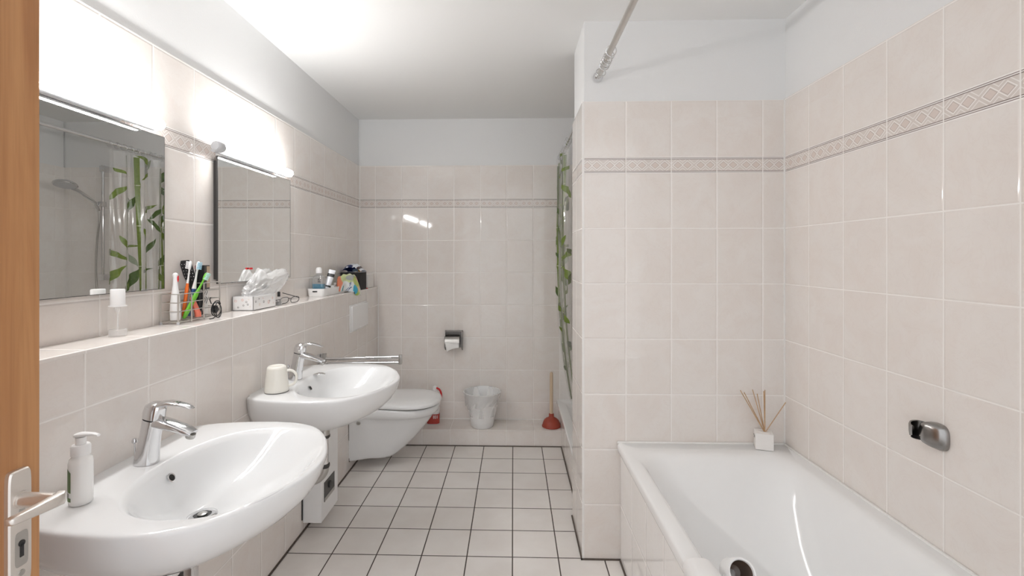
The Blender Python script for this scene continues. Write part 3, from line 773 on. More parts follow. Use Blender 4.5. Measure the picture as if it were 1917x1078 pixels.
for k in range(10):
    y = CY0 + .012 + (CY1 - CY0 - .03) * k / 9
    x = cloth((y - CY0) / SPAN, CZ1)[0]
    ring(.345, y, 2.0445, .15 * math.sin(3 * k), .2 * math.cos(5 * k), .0205, .0014).build('curtain_ring', m_chrome, t)

# ------------------------------------------------------------------ shower fittings in the niche (seen in the near mirror)
t = thing('shower_rail', (.82, YB, 1.16), 'chrome shower rail with hand shower on the far wall, seen in the nearer mirror', 'shower')
G().lathe([(.010, 1.150), (.010, 2.0)], (.82, 3.452, 0), 18).build('rail', m_chrome, t)
for z in (1.165, 1.975):
    G().box(.800, .840, 3.440, YB, z - .022, z + .022, bev=.006).build('wall_bracket', m_chrome, t)
G().box(.802, .838, 3.425, 3.468, 1.690, 1.730, bev=.008).build('slider', m_chrome, t)
hd = G().tube([(.84, 3.44, 1.66), (.845, 3.415, 1.715), (.85, 3.36, 1.750), (.855, 3.30, 1.782), (.858, 3.25, 1.802)], [.009, .011, .012, .012, .014], 16).build('hand_shower', m_chrome, t)
ax = Vector((-.10, -.28, -1)).normalized()
G().lathe([(.020, -.016), (.055, -.012), (.068, -.002), (.070, .006), (.066, .010)], (.86, 3.195, 1.822), 36, axis=ax).build('shower_head', m_chrome, hd)
G().lathe([(.060, .0098), (.060, .0115)], (.86, 3.195, 1.822), 32, axis=ax).build('spray_face', m_plasticg, hd)
hose = [(.84, 3.44, 1.66), (.842, 3.445, 1.58), (.862, 3.45, 1.45), (.872, 3.45, 1.28), (.868, 3.45, 1.12), (.85, 3.45, 1.0), (.83, 3.46, .94), (.80, 3.46, .96), (.77, 3.48, 1.02), (.76, YB, 1.08)]
def smooth_path(pts, n=8):
    P = [Vector(p) for p in pts]; out = []
    for i in range(len(P) - 1):
        p0 = P[max(i - 1, 0)]; p1 = P[i]; p2 = P[i + 1]; p3 = P[min(i + 2, len(P) - 1)]
        for k in range(n):
            u = k / n
            out.append(0.5 * ((2 * p1) + (-p0 + p2) * u + (2 * p0 - 5 * p1 + 4 * p2 - p3) * u * u + (-p0 + 3 * p1 - 3 * p2 + p3) * u ** 3))
    out.append(P[-1]); return out
G().tube(smooth_path(hose), .0065, 12).build('hose', m_steel, t)

# hand-shower bracket on the right wall
t = thing('shower_bracket', (XR, 1.335, .835), 'grey chrome hand-shower bracket on the right wall above the bathtub', 'shower bracket')
g = G()
def brk(x, y, z, a, b, e): return ((x, y, z), (0, 1, 0), (0, 0, 1), a, b, e)
g.sweep([brk(XR, 1.328, 0.825, .030, .036, 3), brk(XR - .010, 1.329, 0.826, .031, .036, 3), brk(XR - .022, 1.334, 0.828, .027, .033, 2.6), brk(XR - .032, 1.341, 0.830, .017, .028, 2.4), brk(XR - .036, 1.344, 0.830, .010, .020, 2.2)], 36)
m_bsteel = simple('worn grey chrome', (0.33, 0.32, 0.31), 0.25, 1.0, var=0.15, vscale=60)
br = g.build('body', m_bsteel, t, angle=50)
# open C-shaped clip: an arc swept around the handle slot
c = Vector((XR - .029, 1.362, .833)); rings_ = []
for k in range(0, 29):
    a = math.radians(-95 + 285 * k / 28)
    d = Vector((math.cos(a), math.sin(a), 0)); hh = .55 + .45 * math.sin(PI * min(1, max(0.05, k / 28 * .9 + .05)))
    prof = []
    for rr_, zz in ((.0160, -.028), (.0195, -.030), (.0215, -.01), (.0222, .016), (.0205, .022), (.0175, .020)):
        prof.append(tuple(c + d * rr_ + Vector((.22 * -zz, .30 * -zz, zz * hh))))
    rings_.append(prof)
G().loft(rings_).build('clip', m_bsteel, t, angle=40)
g = G(); g.sweep([((c[0] + dx_, c[1] + dy_, z_), (1, 0, 0), (0, 1, 0), .0165, .0165, 2) for z_, dx_, dy_ in ((.805, .006, .0085), (.807, .0055, .0080))], 24); g.build('slot_floor', m_black, t)

# reed diffuser on the rear corner of the bathtub
t = thing('reed_diffuser', (1.055, 2.028, .512), 'small white cube diffuser with thin reeds on the bathtub corner', 'reed diffuser')
g = G(); g.box(1.021, 1.089, 1.994, 2.060, .5125, .580, bev=.003); g.rot((1.055, 2.028, 0), math.radians(-20)); g.build('cube_vase', m_card, t, smooth=False)
G().lathe([(.020, .579), (.020, .5815), (.014, .5815), (.013, .570)], (1.057, 2.026, 0), 28).build('neck', m_card, t)
g = G(); g.box(1.020, 1.0212, 2.01, 2.045, .560, .5625); g.box(1.020, 1.0212, 2.02, 2.035, .553, .5545); g.rot((1.055, 2.028, 0), math.radians(-20)); g.build('printed_lines', m_rubber, t, smooth=False)
for tx, ty, tz in ((.960, 2.03, .752), (.978, 2.035, .742), (1.018, 2.045, .752), (1.030, 2.03, .738), (1.047, 2.01, .755), (1.062, 2.03, .755), (1.143, 2.02, .706)):
    G().tube([(1.060, 2.026, .575), ((1.060 * .5 + tx * .5), 2.026 * .5 + ty * .5, .575 * .5 + tz * .5), (tx, ty, tz)], .0019, 8).build('reed', m_reed, t)

# ------------------------------------------------------------------ things at the far wall
t = thing('toilet_roll_holder', (-.438, YB, .70), 'stainless toilet roll holder with hanging paper on the far wall', 'toilet roll holder')
m_dsteel = simple('dark tarnished steel', (0.20, 0.19, 0.18), 0.32, 0.9, var=0.15, vscale=60)
G().box(-.500, -.378, YB - .006, YB, .645, .768).build('back_plate', m_dsteel, t, smooth=False)
g = G()
g.box(-.504, -.374, YB - .050, YB, .766, .772, bev=.0015)
for x0_, x1_ in ((-.504, -.4985), (-.3795, -.374)):
    g.loft([[(x_, YB, .772), (x_, YB - .050, .772), (x_, YB - .060, .735), (x_, YB - .060, .650), (x_, YB - .020, .628), (x_, YB, .640)] for x_ in (x0_, x1_)])
g.build('hood', m_dsteel, t, smooth=False)
g = G()
ys = [(YB - .040, .740), (YB - .062, .738), (YB - .082, .730), (YB - .092, .712), (YB - .095, .692)]
g.loft([[(-.497, y, z), (-.392, y, z), (-.392, y - .002, z - .001), (-.497, y - .002, z - .001)] for y, z in ys]); g.build('flap', m_steel, t, angle=60)
G().lathe([(.016, 0), (.038, 0), (.038, .098), (.016, .098)], (-.494, YB - .048, .690), 36, cap0=False, cap1=False, axis=(1, 0, 0)).build('paper_roll', m_paper, t)
g = G()
g.grid(lambda a, b: (-.495 + .100 * a + (.012 * (1 - a)) * (1 - b), YB - .096 - .003 * math.sin(3 * a + 2 * b) + .010 * (1 - b), .694 - (1 - b) * (.066 - .028 * a * (2 - a))), 10, 10)
g.build('paper_sheet', m_paper, t, solid=.0012)

t = thing('waste_bin', (-.222, 3.372, .1135), 'white round waste bin lined with a clear bag, on the tiled ledge', 'waste bin')
G().lathe([(.074, .1135), (.078, .116), (.086, .16), (.128, .352), (.1335, .356), (.1335, .360), (.130, .361), (.127, .357), (.083, .165), (.072, .122), (.01, .120)], (-.222, 3.372, 0), 56, cap1=True).build('bucket', m_plastic, t, angle=50)
g = G()
def bagp(a, b):
    th = 2 * PI * a; h = b
    r = .1350 - (h * .022) + .0030 * math.sin(9 * th + 5 * h) * h + .004 * math.sin(4 * th + 1) * h + .0022 * math.sin(17 * th + 9 * h) * h
    z = .3615 - h * (.098 + .012 * math.sin(2 * th + .6) + .006 * math.sin(7 * th))
    return (-.222 + r * math.cos(th), 3.372 + r * math.sin(th), z)
g.grid(bagp, 96, 12)
g.build('bag_overhang', m_bag, t, angle=80)
g = G()
g.grid(lambda a, b: (-.222 + (.1265 - b * .034 + .002 * math.sin(14 * PI * a)) * math.cos(2 * PI * a), 3.372 + (.1265 - b * .034 + .002 * math.sin(14 * PI * a)) * math.sin(2 * PI * a), .3625 - b * .17), 90, 8)
g.build('bag_inside', m_bag, t, angle=80)

t = thing('plunger', (.270, 3.372, .1135), 'red rubber plunger with wooden handle standing on the tiled ledge', 'plunger')
G().lathe([(.064, .1135), (.067, .116), (.067, .121), (.063, .126), (.060, .140), (.052, .158), (.038, .170), (.022, .178), (.018, .184), (.0175, .203), (.013, .205)], (.270, 3.372, 0), 40).build('rubber_cup', m_terra, t, angle=50)
G().lathe([(.0115, .195), (.0122, .25), (.0118, .47), (.0115, .490), (.008, .498), (.002, .500)], (.270, 3.372, 0), 20).build('handle', m_stick, t)

m_redlab = simple('red label', (.42, .045, .035), .4, var=.15)
m_redcap = simple('red plastic', (.62, .02, .025), .35)
t = thing('cleaner_bottle', (-.565, 3.42, .1135), 'white cleaner bottle with red cap and red label behind the toilet', 'cleaner bottle')
bc_ = (-.578, 3.405, 0)
g = G(); g.sweep([((bc_[0] + dx, bc_[1], z), (1, 0, 0), (0, 1, 0), a, b, 2.8) for z, a, b, dx in ((.1135, .040, .028, 0), (.117, .043, .031, 0), (.24, .044, .032, 0), (.285, .040, .030, .003), (.320, .030, .024, .008), (.345, .016, .016, .012), (.358, .014, .014, .012))], 32)
g.build('bottle', m_plastic, t, angle=50)
g = G(); g.sweep([((bc_[0], bc_[1], z), (1, 0, 0), (0, 1, 0), .0452, .0332, 2.8) for z in (.120, .190)], 32, cap=False); lab = g.build('label_band', m_redlab, t)
g = G(); g.sweep([((bc_[0] + .012, bc_[1], z), (1, 0, 0), (0, 1, 0), a, a, 2) for z, a in ((.350, .017), (.380, .016), (.386, .008))], 20); g.build('cap', m_plastic, t)
G().tube(smooth_path([(bc_[0] + .015, bc_[1] - .006, .375), (bc_[0] + .042, bc_[1] - .004, .362), (bc_[0] + .056, bc_[1] - .002, .335), (bc_[0] + .057, bc_[1], .300)]), .007, 12).build('red_trigger', m_redcap, t)
g = G()
for k, ch in enumerate('BOI'):   # white lettering on the label: strokes
    z = .190; x0 = bc_[0] + .004 + .012 * k; y = bc_[1] - .0342 + .0012 * k * k
    if ch == 'B': rs = [(0, .002, 0, .022), (.002, .008, .020, .022), (.002, .008, .010, .012), (.002, .008, 0, .002), (.007, .009, 0, .022)]
    elif ch == 'O': rs = [(0, .002, 0, .022), (.002, .008, .020, .022), (.002, .008, 0, .002), (.007, .009, 0, .022)]
    else: rs = [(.003, .006, 0, .022)]
    for a, b, c_, d_ in rs: g.box(x0 + a, x0 + b, y - .001, y + .004, z - .030 + c_, z - .030 + d_)
g.build('lettering', m_plastic, lab, smooth=False)

# ------------------------------------------------------------------ on the basins
t = thing('soap_dispenser', (-.937, .985, .789), 'white pump soap bottle with green label on the nearer washbasin', 'soap dispenser')
sx, sy = -.928, .990
m_soap = simple('milky bottle', (.86, .86, .85), .22, var=.01)
G().lathe([(.018, .7885), (.0205, .791), (.0212, .80), (.0212, .876), (.0195, .885), (.0150, .890), (.0150, .893)], (sx, sy, 0), 36).build('bottle', m_soap, t, angle=60)
G().lathe([(.0172, .893), (.0172, .911), (.0150, .9145), (.0095, .915), (.0095, .930)], (sx, sy, 0), 32).build('collar', m_plastic, t, angle=50)
G().sweep([((sx - .012, sy + .002, .933), (.1, 0, 1), (0, 1, 0), .004, .008, 2.4), ((sx - .002, sy, .9345), (.1, 0, 1), (0, 1, 0), .0055, .0105, 2.4), ((sx + .012, sy - .001, .9365), (-.1, 0, 1), (0, 1, 0), .0042, .0075, 2.4), ((sx + .030, sy - .002, .9375), (-.1, 0, 1), (0, 1, 0), .0030, .0055, 2.4), ((sx + .042, sy - .003, .9355), (-.4, 0, 1), (0, 1, 0), .0024, .0045, 2.4)], 20).build('pump_nozzle', m_plastic, t)
g = G()
def lab_(a, b):
    th = math.radians(186 + 78 * a); z = .800 + b * (.058 + .010 * math.sin(PI * a * .9))
    return (sx + .0216 * math.cos(th), sy + .0216 * math.sin(th), z)
g.grid(lambda a, b: lab_(a, b * .13), 16, 2); g.grid(lambda a, b: lab_(a, .30 + b * .70), 16, 8)
lb = g.build('green_label', simple('green label', (.10, .17, .055), .35, var=.15), t)
g = G()
for k in range(6): g.grid(lambda a, b: (lambda p: (sx + (p[0] - sx) * 1.002, sy + (p[1] - sy) * 1.002, p[2]))(lab_(.2 + .11 * k + a * .05, .15 + b * .11)), 2, 1)
g.build('small_print', m_rubber, lb)

t = thing('mug', (-.930, 1.835, .789), 'cream white mug standing upside down on the farther washbasin', 'mug')
mx_, my_ = -.930, 1.835
m_mug = simple('cream glazed mug', (.82, .80, .74), .18, var=.02)
G().lathe([(.0440, .790), (.0452, .793), (.0445, .800), (.0400, .845), (.0365, .878), (.0340, .886), (.0290, .889), (.0265, .8885), (.025, .8865), (.01, .886)], (mx_, my_, 0), 40).build('body', m_mug, t, angle=50)
G().lathe([(.0442, .7886), (.0452, .7905)], (mx_, my_, 0), 40, cap0=False, cap1=False).build('rim', m_rubber, t)
pts = smooth_path([(mx_ + .035, my_ + .012, .868), (mx_ + .052, my_ + .018, .866), (mx_ + .066, my_ + .022, .852), (mx_ + .068, my_ + .023, .832), (mx_ + .060, my_ + .020, .815), (mx_ + .040, my_ + .013, .806)])
G().tube(pts, .0052, 12).build('handle', m_mug, t)

t = thing('basin_plug', (-.87, 2.10, .789), 'small curved chrome plug lying behind the tap on the farther washbasin', 'plug')
G().sweep([((-.895, 2.10, .790), (0, 1, 0), (0, 0, 1), .012, .0018, 2), ((-.880, 2.10, .7935), (0, 1, 0), (.3, 0, 1), .015, .0018, 2), ((-.860, 2.10, .7950), (0, 1, 0), (0, 0, 1), .013, .0018, 2), ((-.845, 2.10, .7915), (0, 1, 0), (-.3, 0, 1), .006, .0015, 2)], 20).build('plug', m_chrome, t)

# ------------------------------------------------------------------ on the tiled shelf
SZ = 1.0970
t = thing('spray_bottle', (-1.095, 1.28, SZ), 'clear empty spray bottle with white cap on the shelf, nearest the door', 'spray bottle')
ax_, ay = -1.095, 1.28
m_glass2 = clear('clear acrylic', (.995, .995, .995), 0.6, .07, .02)
G().lathe([(.0215, SZ), (.0225, SZ + .002), (.0225, SZ + .076), (.020, SZ + .080), (.012, SZ + .082)], (ax_, ay, 0), 32, cap1=False).build('bottle', m_glass2, t, angle=50)
G().lathe([(.0205, SZ + .003), (.0205, SZ + .018), (.0195, SZ + .019)], (ax_, ay, 0), 28).build('thick_base', m_bag, t)
G().lathe([(.0022, SZ + .01), (.0022, SZ + .065), (.006, SZ + .070), (.007, SZ + .080)], (ax_, ay, 0), 16).build('dip_tube', m_bag, t)
G().lathe([(.021, SZ + .082), (.021, SZ + .0845), (.016, SZ + .0848)], (ax_, ay, 0), 32).build('collar', m_plastic, t)
G().lathe([(.0172, SZ + .0850), (.0168, SZ + .128), (.0155, SZ + .130), (.010, SZ + .1302)], (ax_, ay, 0), 32).build('cap', m_plastic, t, angle=40)

# wire rack
t = thing('wire_rack', (-1.10, 1.60, SZ), 'chrome wire rack holding toothbrushes on the shelf between the mirrors', 'rack')
rx0, rx1, ry0, ry1 = -1.138, -1.082, 1.498, 1.715
ym = 1.625
def W_(pts, r=.0016, name='wire', n=8): G().tube(pts, r, n).build(name, m_steel2, t)
h1, h2 = SZ + .098, SZ + .128
for (x, y, h) in ((rx0, ry0, h1), (rx1, ry0, h1), (rx1, ym, h2), (rx0, ym, h2), (rx1, ry1, h2), (rx0, ry1, h2), (rx1, 1.562, h1 - .004)):
    W_([(x, y, SZ + .003), (x, y, h)], .0024, 'post')
for (x, y) in ((rx0, ry0), (rx1, ry0), (rx1, ry1), (rx0, ry1)):
    G().lathe([(.0042, SZ), (.0042, SZ + .008)], (x, y, 0), 12).build('foot', m_plasticg, t)
for k, f in enumerate((.008, .042, .070, .098)):
    z = SZ + f
    W_([(rx0, ry0, z), (rx1, ry0, z)]); W_([(rx1, ry0, z), (rx1, ym, z)]); W_([(rx0, ry0, z), (rx0, ym, z)])
for f in (.008, .040, .070, .100, .128):
    z = SZ + f
    W_([(rx1, ym, z), (rx1, ry1, z)]); W_([(rx1, ry1, z), (rx0, ry1, z)]); W_([(rx0, ym, z), (rx0, ry1, z)]); 
    if f > .1: W_([(rx0, ym, z), (rx1, ym, z)])
for k in range(5): W_([(rx0, ry0 + .02 + .042 * k, SZ + .0095), (rx1, ry0 + .02 + .042 * k, SZ + .0095)], .0013, 'base_wire')

def brush_thing(label, name, cat, loc, group=None): return thing(name, loc, label, cat, group)
# electric toothbrush: white body, red tip
c0 = Vector((-1.113, 1.528, SZ + .0115)); tp = Vector((-1.116, 1.532, SZ + .155)); axb = (tp - c0).normalized()
t = thing('electric_toothbrush', c0, 'white electric toothbrush with red tip in the wire rack, nearest the spray bottle', 'electric toothbrush')
G().lathe([(.014, 0), (.0152, .003), (.0155, .03), (.0140, .060), (.0105, .092), (.0072, .118), (.0065, .140), (.0085, .148), (.006, .154), (.001, .156)], c0, 28, axis=axb).build('body', m_plastic, t, angle=60)
G().lathe([(.0158, .024), (.0158, .026)], c0, 28, axis=axb, cap0=False, cap1=False).build('seam', m_plasticg, t)
G().sweep([(c0 + axb * z + Vector((.004, .003, 0)), (1, 0, 0), (0, 1, 0), a, a * .8, 2.2) for z, a in ((.124, .003), (.132, .0055), (.144, .005), (.150, .002))], 16).build('red_tip', m_redcap, t)
def toothbrush(label, p0, p1, facing, m1, m2, split, mb, hl=.026, r=.0052, thick=1.5):
    p0 = Vector(p0); p1 = Vector(p1); d = (p1 - p0).normalized(); L = (p1 - p0).length
    t = thing('toothbrush', p0, label, 'toothbrush', 'toothbrushes in the wire rack')
    fc = Vector(facing); fc = (fc - fc.dot(d) * d).normalized(); sd = d.cross(fc).normalized()
    prof = [(0, .5), (.01, 1.0), (.15, thick), (.35, 1.35), (.5, 1.45), (.6, 1.0), (.7, .65), (.84, .6), (.86, 1.0), (.92, 1.25), (.98, 1.1), (1, .5)]
    lo = [(p0 + d * (f * L), fc, sd, r * .62 * k, r * k * .9, 2.3) for f, k in prof if f <= split]
    hi = [(p0 + d * (f * L), fc, sd, r * .62 * k, r * k * .9, 2.3) for f, k in prof if f >= split]
    G().sweep(lo, 18).build('grip', m1, t, angle=60)
    G().sweep(hi, 18).build('neck', m2, t, angle=60)
    hc = p0 + d * (L * .925)
    g = G()
    for i in range(5):
        for j in range(3):
            c = hc + d * ((i - 2) * .0052) + sd * ((j - 1) * .0038) + fc * .002
            g.lathe([(.0019, 0), (.0021, .010)], c, 8, axis=fc)
    g.build('bristles', mb, t)
    return t
m_orange = simple('orange plastic', (.80, .16, .02), .3); m_green_p = simple('green plastic', (.16, .52, .04), .28); m_whiteb = simple('white bristles', (.85, .84, .84), .6); m_blueb = simple('blue bristles', (.45, .72, .86), .6); m_navy = simple('navy plastic', (.03, .08, .25), .35); m_mint = simple('mint bristles', (.58, .85, .78), .6)
toothbrush('orange and white toothbrush leaning in the wire rack', (-1.120, 1.575, SZ + .016), (-1.105, 1.590, SZ + .205), (-1, -.6, 0), m_orange, m_plastic, .6, m_whiteb, r=.0066)
toothbrush('white toothbrush with pale blue bristles in the wire rack', (-1.115, 1.598, SZ + .016), (-1.092, 1.613, SZ + .203), (1, -.3, 0), m_navy, m_plastic, .5, m_blueb, r=.0060)
toothbrush('bright green toothbrush with mint bristles leaning in the wire rack', (-1.108, 1.560, SZ + .012), (-1.072, 1.628, SZ + .163), (1, -.1, 0), m_green_p, m_green_p, .5, m_mint, r=.0064)
# hairbrush
t = thing('hairbrush', (-1.12, 1.62, SZ + .01), 'black hairbrush with its bristled head up in the wire rack', 'hairbrush')
p0 = Vector((-1.112, 1.655, SZ + .014)); p1 = Vector((-1.128, 1.595, SZ + .205)); d = (p1 - p0).normalized(); sd = Vector((0, -1, 0)).cross(d).normalized(); fc = d.cross(sd).normalized()
G().sweep([(p0 + d * z, sd, fc, a, b, 2.6) for z, a, b in ((0, .006, .006), (.01, .008, .008), (.10, .009, .008), (.125, .015, .007), (.15, .020, .007), (.19, .020, .006), (.203, .014, .004))], 24).build('body', m_black, t, angle=60)
g = G()
for i in range(6):
    for j in range(4):
        c = p0 + d * (.132 + i * .0115) + sd * ((j - 1.5) * .0095); g.lathe([(.0014, 0), (.0009, .018)], c, 6, axis=(fc if fc.y < 0 else -fc) + Vector((.6, 0, .3)))
g.build('bristles', m_card, t)
# dark carton
t = thing('small_carton', (-1.11, 1.655, SZ + .05), 'dark small carton with pale end standing in the tall part of the rack', 'carton')
g = G(); g.box(-1.122, -1.092, 1.634, 1.678, SZ + .104, SZ + .190, 0, bev=.001); g.rot((-1.107, 1.656, 0), math.radians(12)); g.build('carton', m_black, t, smooth=False)
g = G(); g.box(-1.0918, -1.0912, 1.650, 1.677, SZ + .110, SZ + .186); g.rot((-1.107, 1.656, 0), math.radians(12)); g.build('pale_side', simple('tan print', (.45, .33, .22), .4, var=.2), t, smooth=False)
g = G(); g.box(-1.1228, -1.1222, 1.634, 1.678, SZ + .110, SZ + .176); g.rot((-1.107, 1.656, 0), math.radians(12)); g.build('white_back', m_plastic, t, smooth=False)
g = G(); g.box(-1.1228, -1.1222, 1.634, 1.678, SZ + .176, SZ + .189); g.rot((-1.107, 1.656, 0), math.radians(12)); g.build('red_stripe', m_redcap, t, smooth=False)
t = thing('paper_packet', (-1.12, 1.69, SZ + .03), 'cream patterned paper packet at the far end of the wire rack', 'packet')
g = G(); g.box(-1.130, -1.120, 1.660, 1.706, SZ + .012, SZ + .120, bev=.001); g.build('packet', m_card, t, smooth=False)
g = G()
for k in range(6): g.tube(smooth_path([(-1.1192, 1.670 + .012 * (k % 3), SZ + .05 + .03 * (k // 3)), (-1.1190, 1.677 + .012 * (k % 3), SZ + .064 + .03 * (k // 3)), (-1.1192, 1.672 + .010 * (k % 3), SZ + .075 + .03 * (k // 3))], 4), .0009, 6)
g.build('printed_pattern', m_rubber, t)
# coral tube
t = thing('cream_tube', (-1.098, 1.600, SZ + .012), 'coral red small tube leaning low in the wire rack', 'tube')
G().sweep([((-1.094, 1.612, SZ + .012), (0, 1, 0), (1, 0, 0), .010, .009, 2.4), ((-1.093, 1.610, SZ + .025), (0, 1, 0), (1, 0, 0), .011, .009, 2.4), ((-1.098, 1.592, SZ + .072), (0, 1, 0), (1, 0, 0), .010, .004, 2.6), ((-1.100, 1.588, SZ + .082), (0, 1, 0), (1, 0, 0), .010, .0012, 4)], 20).build('tube', simple('coral plastic', (.80, .20, .13), .4), t)
# black shaver stand behind
t = thing('black_razor', (-1.10, 1.64, SZ + .012), 'black razor handle standing upright in the wire rack', 'razor')
G().tube([(-1.112, 1.640, SZ + .012), (-1.110, 1.642, SZ + .06), (-1.106, 1.640, SZ + .098)], [.010, .012, .009], 16).build('handle', m_black, t)
# cable coil
t = thing('charging_cable', (-1.07, 1.66, SZ), 'coiled black charging cable hanging off the end of the wire rack', 'cable')
cc = Vector((-1.070, 1.676, SZ + .032)); pts = []
for k in range(70):
    a = k / 69 * 2 * PI * 2.6 + .6; r = .026 + .004 * math.sin(a * .7)
    pts.append(cc + Vector((.004 * math.sin(a * 1.3) + .006 * k / 70, r * math.cos(a) * .85, max(r * math.sin(a), -.0298))))
pts += [cc + Vector((.012, -.036, -.029)), cc + Vector((.010, -.052, -.0295))]
G().tube(pts, .0017, 8).build('cord', m_black, t)
g = G(); g.box(-1.078, -1.062, 1.660, 1.680, SZ + .022, SZ + .042, bev=.002); g.rot((-1.07, 1.67, SZ + .03), .7, (1, 0, 0)); g.build('plug', m_black, t)
W2 = G().tube(smooth_path([(-1.078, 1.66, SZ + .052), (-1.08, 1.655, SZ + .068), (-1.0795, 1.66, SZ + .0745)], 4), .0017, 8); W2.build('tie', m_black, t)

# floral box with the plastic bag
t = thing('tissue_tray', (-1.09, 1.985, SZ), 'white open tray with small printed flowers on the shelf under the bag', 'tray')
bx0, bx1, by0, by1, bz1 = -1.142, -1.055, 1.892, 2.072, SZ + .058
g = G()
g.box(bx0, bx1, by0, by1, SZ, SZ + .003); g.box(bx0, bx1, by0, by0 + .003, SZ, bz1, bev=.0008); g.box(bx0, bx1, by1 - .003, by1, SZ, bz1, bev=.0008); g.box(bx0, bx0 + .003, by0, by1, SZ, bz1, bev=.0008); g.box(bx1 - .003, bx1, by0, by1, SZ, bz1, bev=.0008)
g.build('box', m_plastic, t, smooth=False)
rnd = random.Random(11)
cols = [simple('print rose', (.75, .50, .45), .5), simple('print grey', (.10, .09, .09), .5), simple('print pale', (.72, .62, .55), .5)]
g = G()
def flower(face, a, z, r, mi):
    for k in range(5):
        an = k * 2 * PI / 5 + a * 9
        da, dz = r * math.cos(an), r * math.sin(an)
        if face == 0: g.lathe([(r * .45, 0), (r * .4, .0005)], (a + da, by0, z + dz), 8, mi, axis=(0, -1, 0))
        else: g.lathe([(r * .45, 0), (r * .4, .0005)], (bx1, a + da, z + dz), 8, mi, axis=(1, 0, 0))
for a, z, r, mi in ((-1.128, .040, .004, 0), (-1.118, .014, .0028, 1), (-1.100, .044, .004, 0), (-1.096, .022, .0028, 1), (-1.084, .036, .003, 1), (-1.078, .026, .003, 1), (-1.068, .018, .002, 2), (-1.074, .046, .002, 2)): flower(0, a, SZ + z, r, mi)
for a, z, r, mi in ((1.910, .036, .0035, 1), (1.935, .046, .0025, 1), (1.940, .022, .004, 2), (1.972, .030, .004, 1), (1.966, .046, .002, 0), (2.012, .026, .006, 0), (2.020, .030, .003, 1), (2.045, .040, .004, 0), (2.052, .018, .003, 2)): flower(1, a, SZ + z, r, mi)
g.build('printed_flowers', cols, t)
m_bagw = clear('milky plastic bag', (0.99, 0.99, 0.99), 1.0, 0.42, 0.16, 0.06)
t = thing('plastic_bag', (-1.095, 2.0, bz1), 'crumpled translucent white plastic bag lying in the flowered tray', 'plastic bag')
bm = bmesh.new(); bmesh.ops.create_icosphere(bm, subdivisions=5, radius=1.0)
from mathutils import noise as NZ
def bagshape(p):
    y = p.y
    n = NZ.noise(p * 1.3) * .22 + abs(NZ.noise(p * 2.6 + Vector((3, 1, 2)))) * -.28 + abs(NZ.noise(p * 5.5)) * -.10
    q = p * (1 + n)
    X = -1.092 + q.x * .040 + .006 * y; Y = 2.045 + q.y * .150; Z = SZ + .088 + q.z * (.052 + .010 * y)
    if y > .1: Z += (y - .1) * .058
    if y < -.2: Z -= (-.2 - y) * .03
    peak = math.exp(-((y + .25) / .22) ** 2 - (p.x / .7) ** 2) * max(0, p.z)
    Z += peak * .042
    Y += max(0, y - .3) * .05
    return (max(X, XLU + .028 if Z > 1.2 else XLU + .004), Y, max(Z, SZ + (.006 if by0 < Y < by1 else .02)))
vs = [bagshape(v.co.copy()) for v in bm.verts]; bm.verts.index_update()
vs = [((min(max(x, bx0 + .005), bx1 - .005), y, z) if z < bz1 + .004 and y < by1 + .03 else (x, y, z)) for x, y, z in vs]
vs = [(x, min(max(y, by0 + .006), by1 - .006), z) if z < bz1 + .002 else (x, y, z) for x, y, z in vs]
G().add(vs, [[v.index for v in f.verts] for f in bm.faces]).build('bag', m_bagw, t, angle=80)
bm.free()
G().box(-1.118, -1.112, 1.972, 1.990, SZ + .166, SZ + .174, bev=.001).build('red_print', m_redcap, t)
for q in ((-1.090, 1.975, SZ + .075, .012), (-1.085, 2.04, SZ + .088, .014), (-1.100, 1.945, SZ + .068, .011)):
    g = G(); g.sweep([((q[0], q[1] + d_, q[2]), (1, 0, 0), (0, 0, 1), q[3] * s_, q[3] * .7 * s_, 2.2) for d_, s_ in ((-.012, .4), (-.006, 1), (.008, .8), (.013, .3))], 14); g.build('dark_lump', simple('dark contents', (.10, .10, .10), .5), t)

# perfume bottle and glasses
t = thing('perfume_bottle', (-1.062, 2.115, SZ), 'small clear perfume bottle with black cap beside the flowered tray', 'perfume bottle')
G().sweep([((-1.062, 2.115, SZ + z), (0, 1, 0), (1, 0, 0), a, b, 2.6) for z, a, b in ((0, .014, .009), (.002, .0165, .011), (.022, .0175, .0115), (.032, .014, .010), (.038, .006, .006), (.041, .005, .005))], 28).build('bottle', m_clearpl, t, angle=50)
G().sweep([((-1.062, 2.115, SZ + z), (0, 1, 0), (1, 0, 0), a, b, 2.6) for z, a, b in ((.003, .014, .009), (.016, .015, .0095))], 24).build('liquid', simple('grey liquid', (.22, .22, .22), .1), t)
G().lathe([(.0062, .040), (.0062, .061), (.005, .062)], (-1.062, 2.115, SZ), 20).build('cap', m_black, t)
t = thing('eyeglasses', (-1.055, 2.21, SZ), 'dark-framed eyeglasses lying on the shelf between perfume bottle and white tray', 'eyeglasses')
def lens(yc_, xc2):
    pts = []
    for k in range(24):
        a = 2 * PI * k / 24; ca, sa = math.cos(a), math.sin(a)
        pts.append((xc2 + .004 * sa, yc_ + .024 * math.copysign(abs(ca) ** .75, ca), SZ + .0165 + .0145 * math.copysign(abs(sa) ** .8, sa)))
    return pts
for i, (yy, xx_) in enumerate(((2.182, -1.070), (2.236, -1.045))):
    P_ = lens(yy, xx_); P_ = [(p[0] + (p[1] - yy) * .35, p[1], p[2]) for p in P_]
    G().tube(P_, .0014, 8, closed=True).build('rim', m_black, t)
    G().add(P_, [tuple(range(24))]).build('lens', m_clearpl, t, smooth=False)
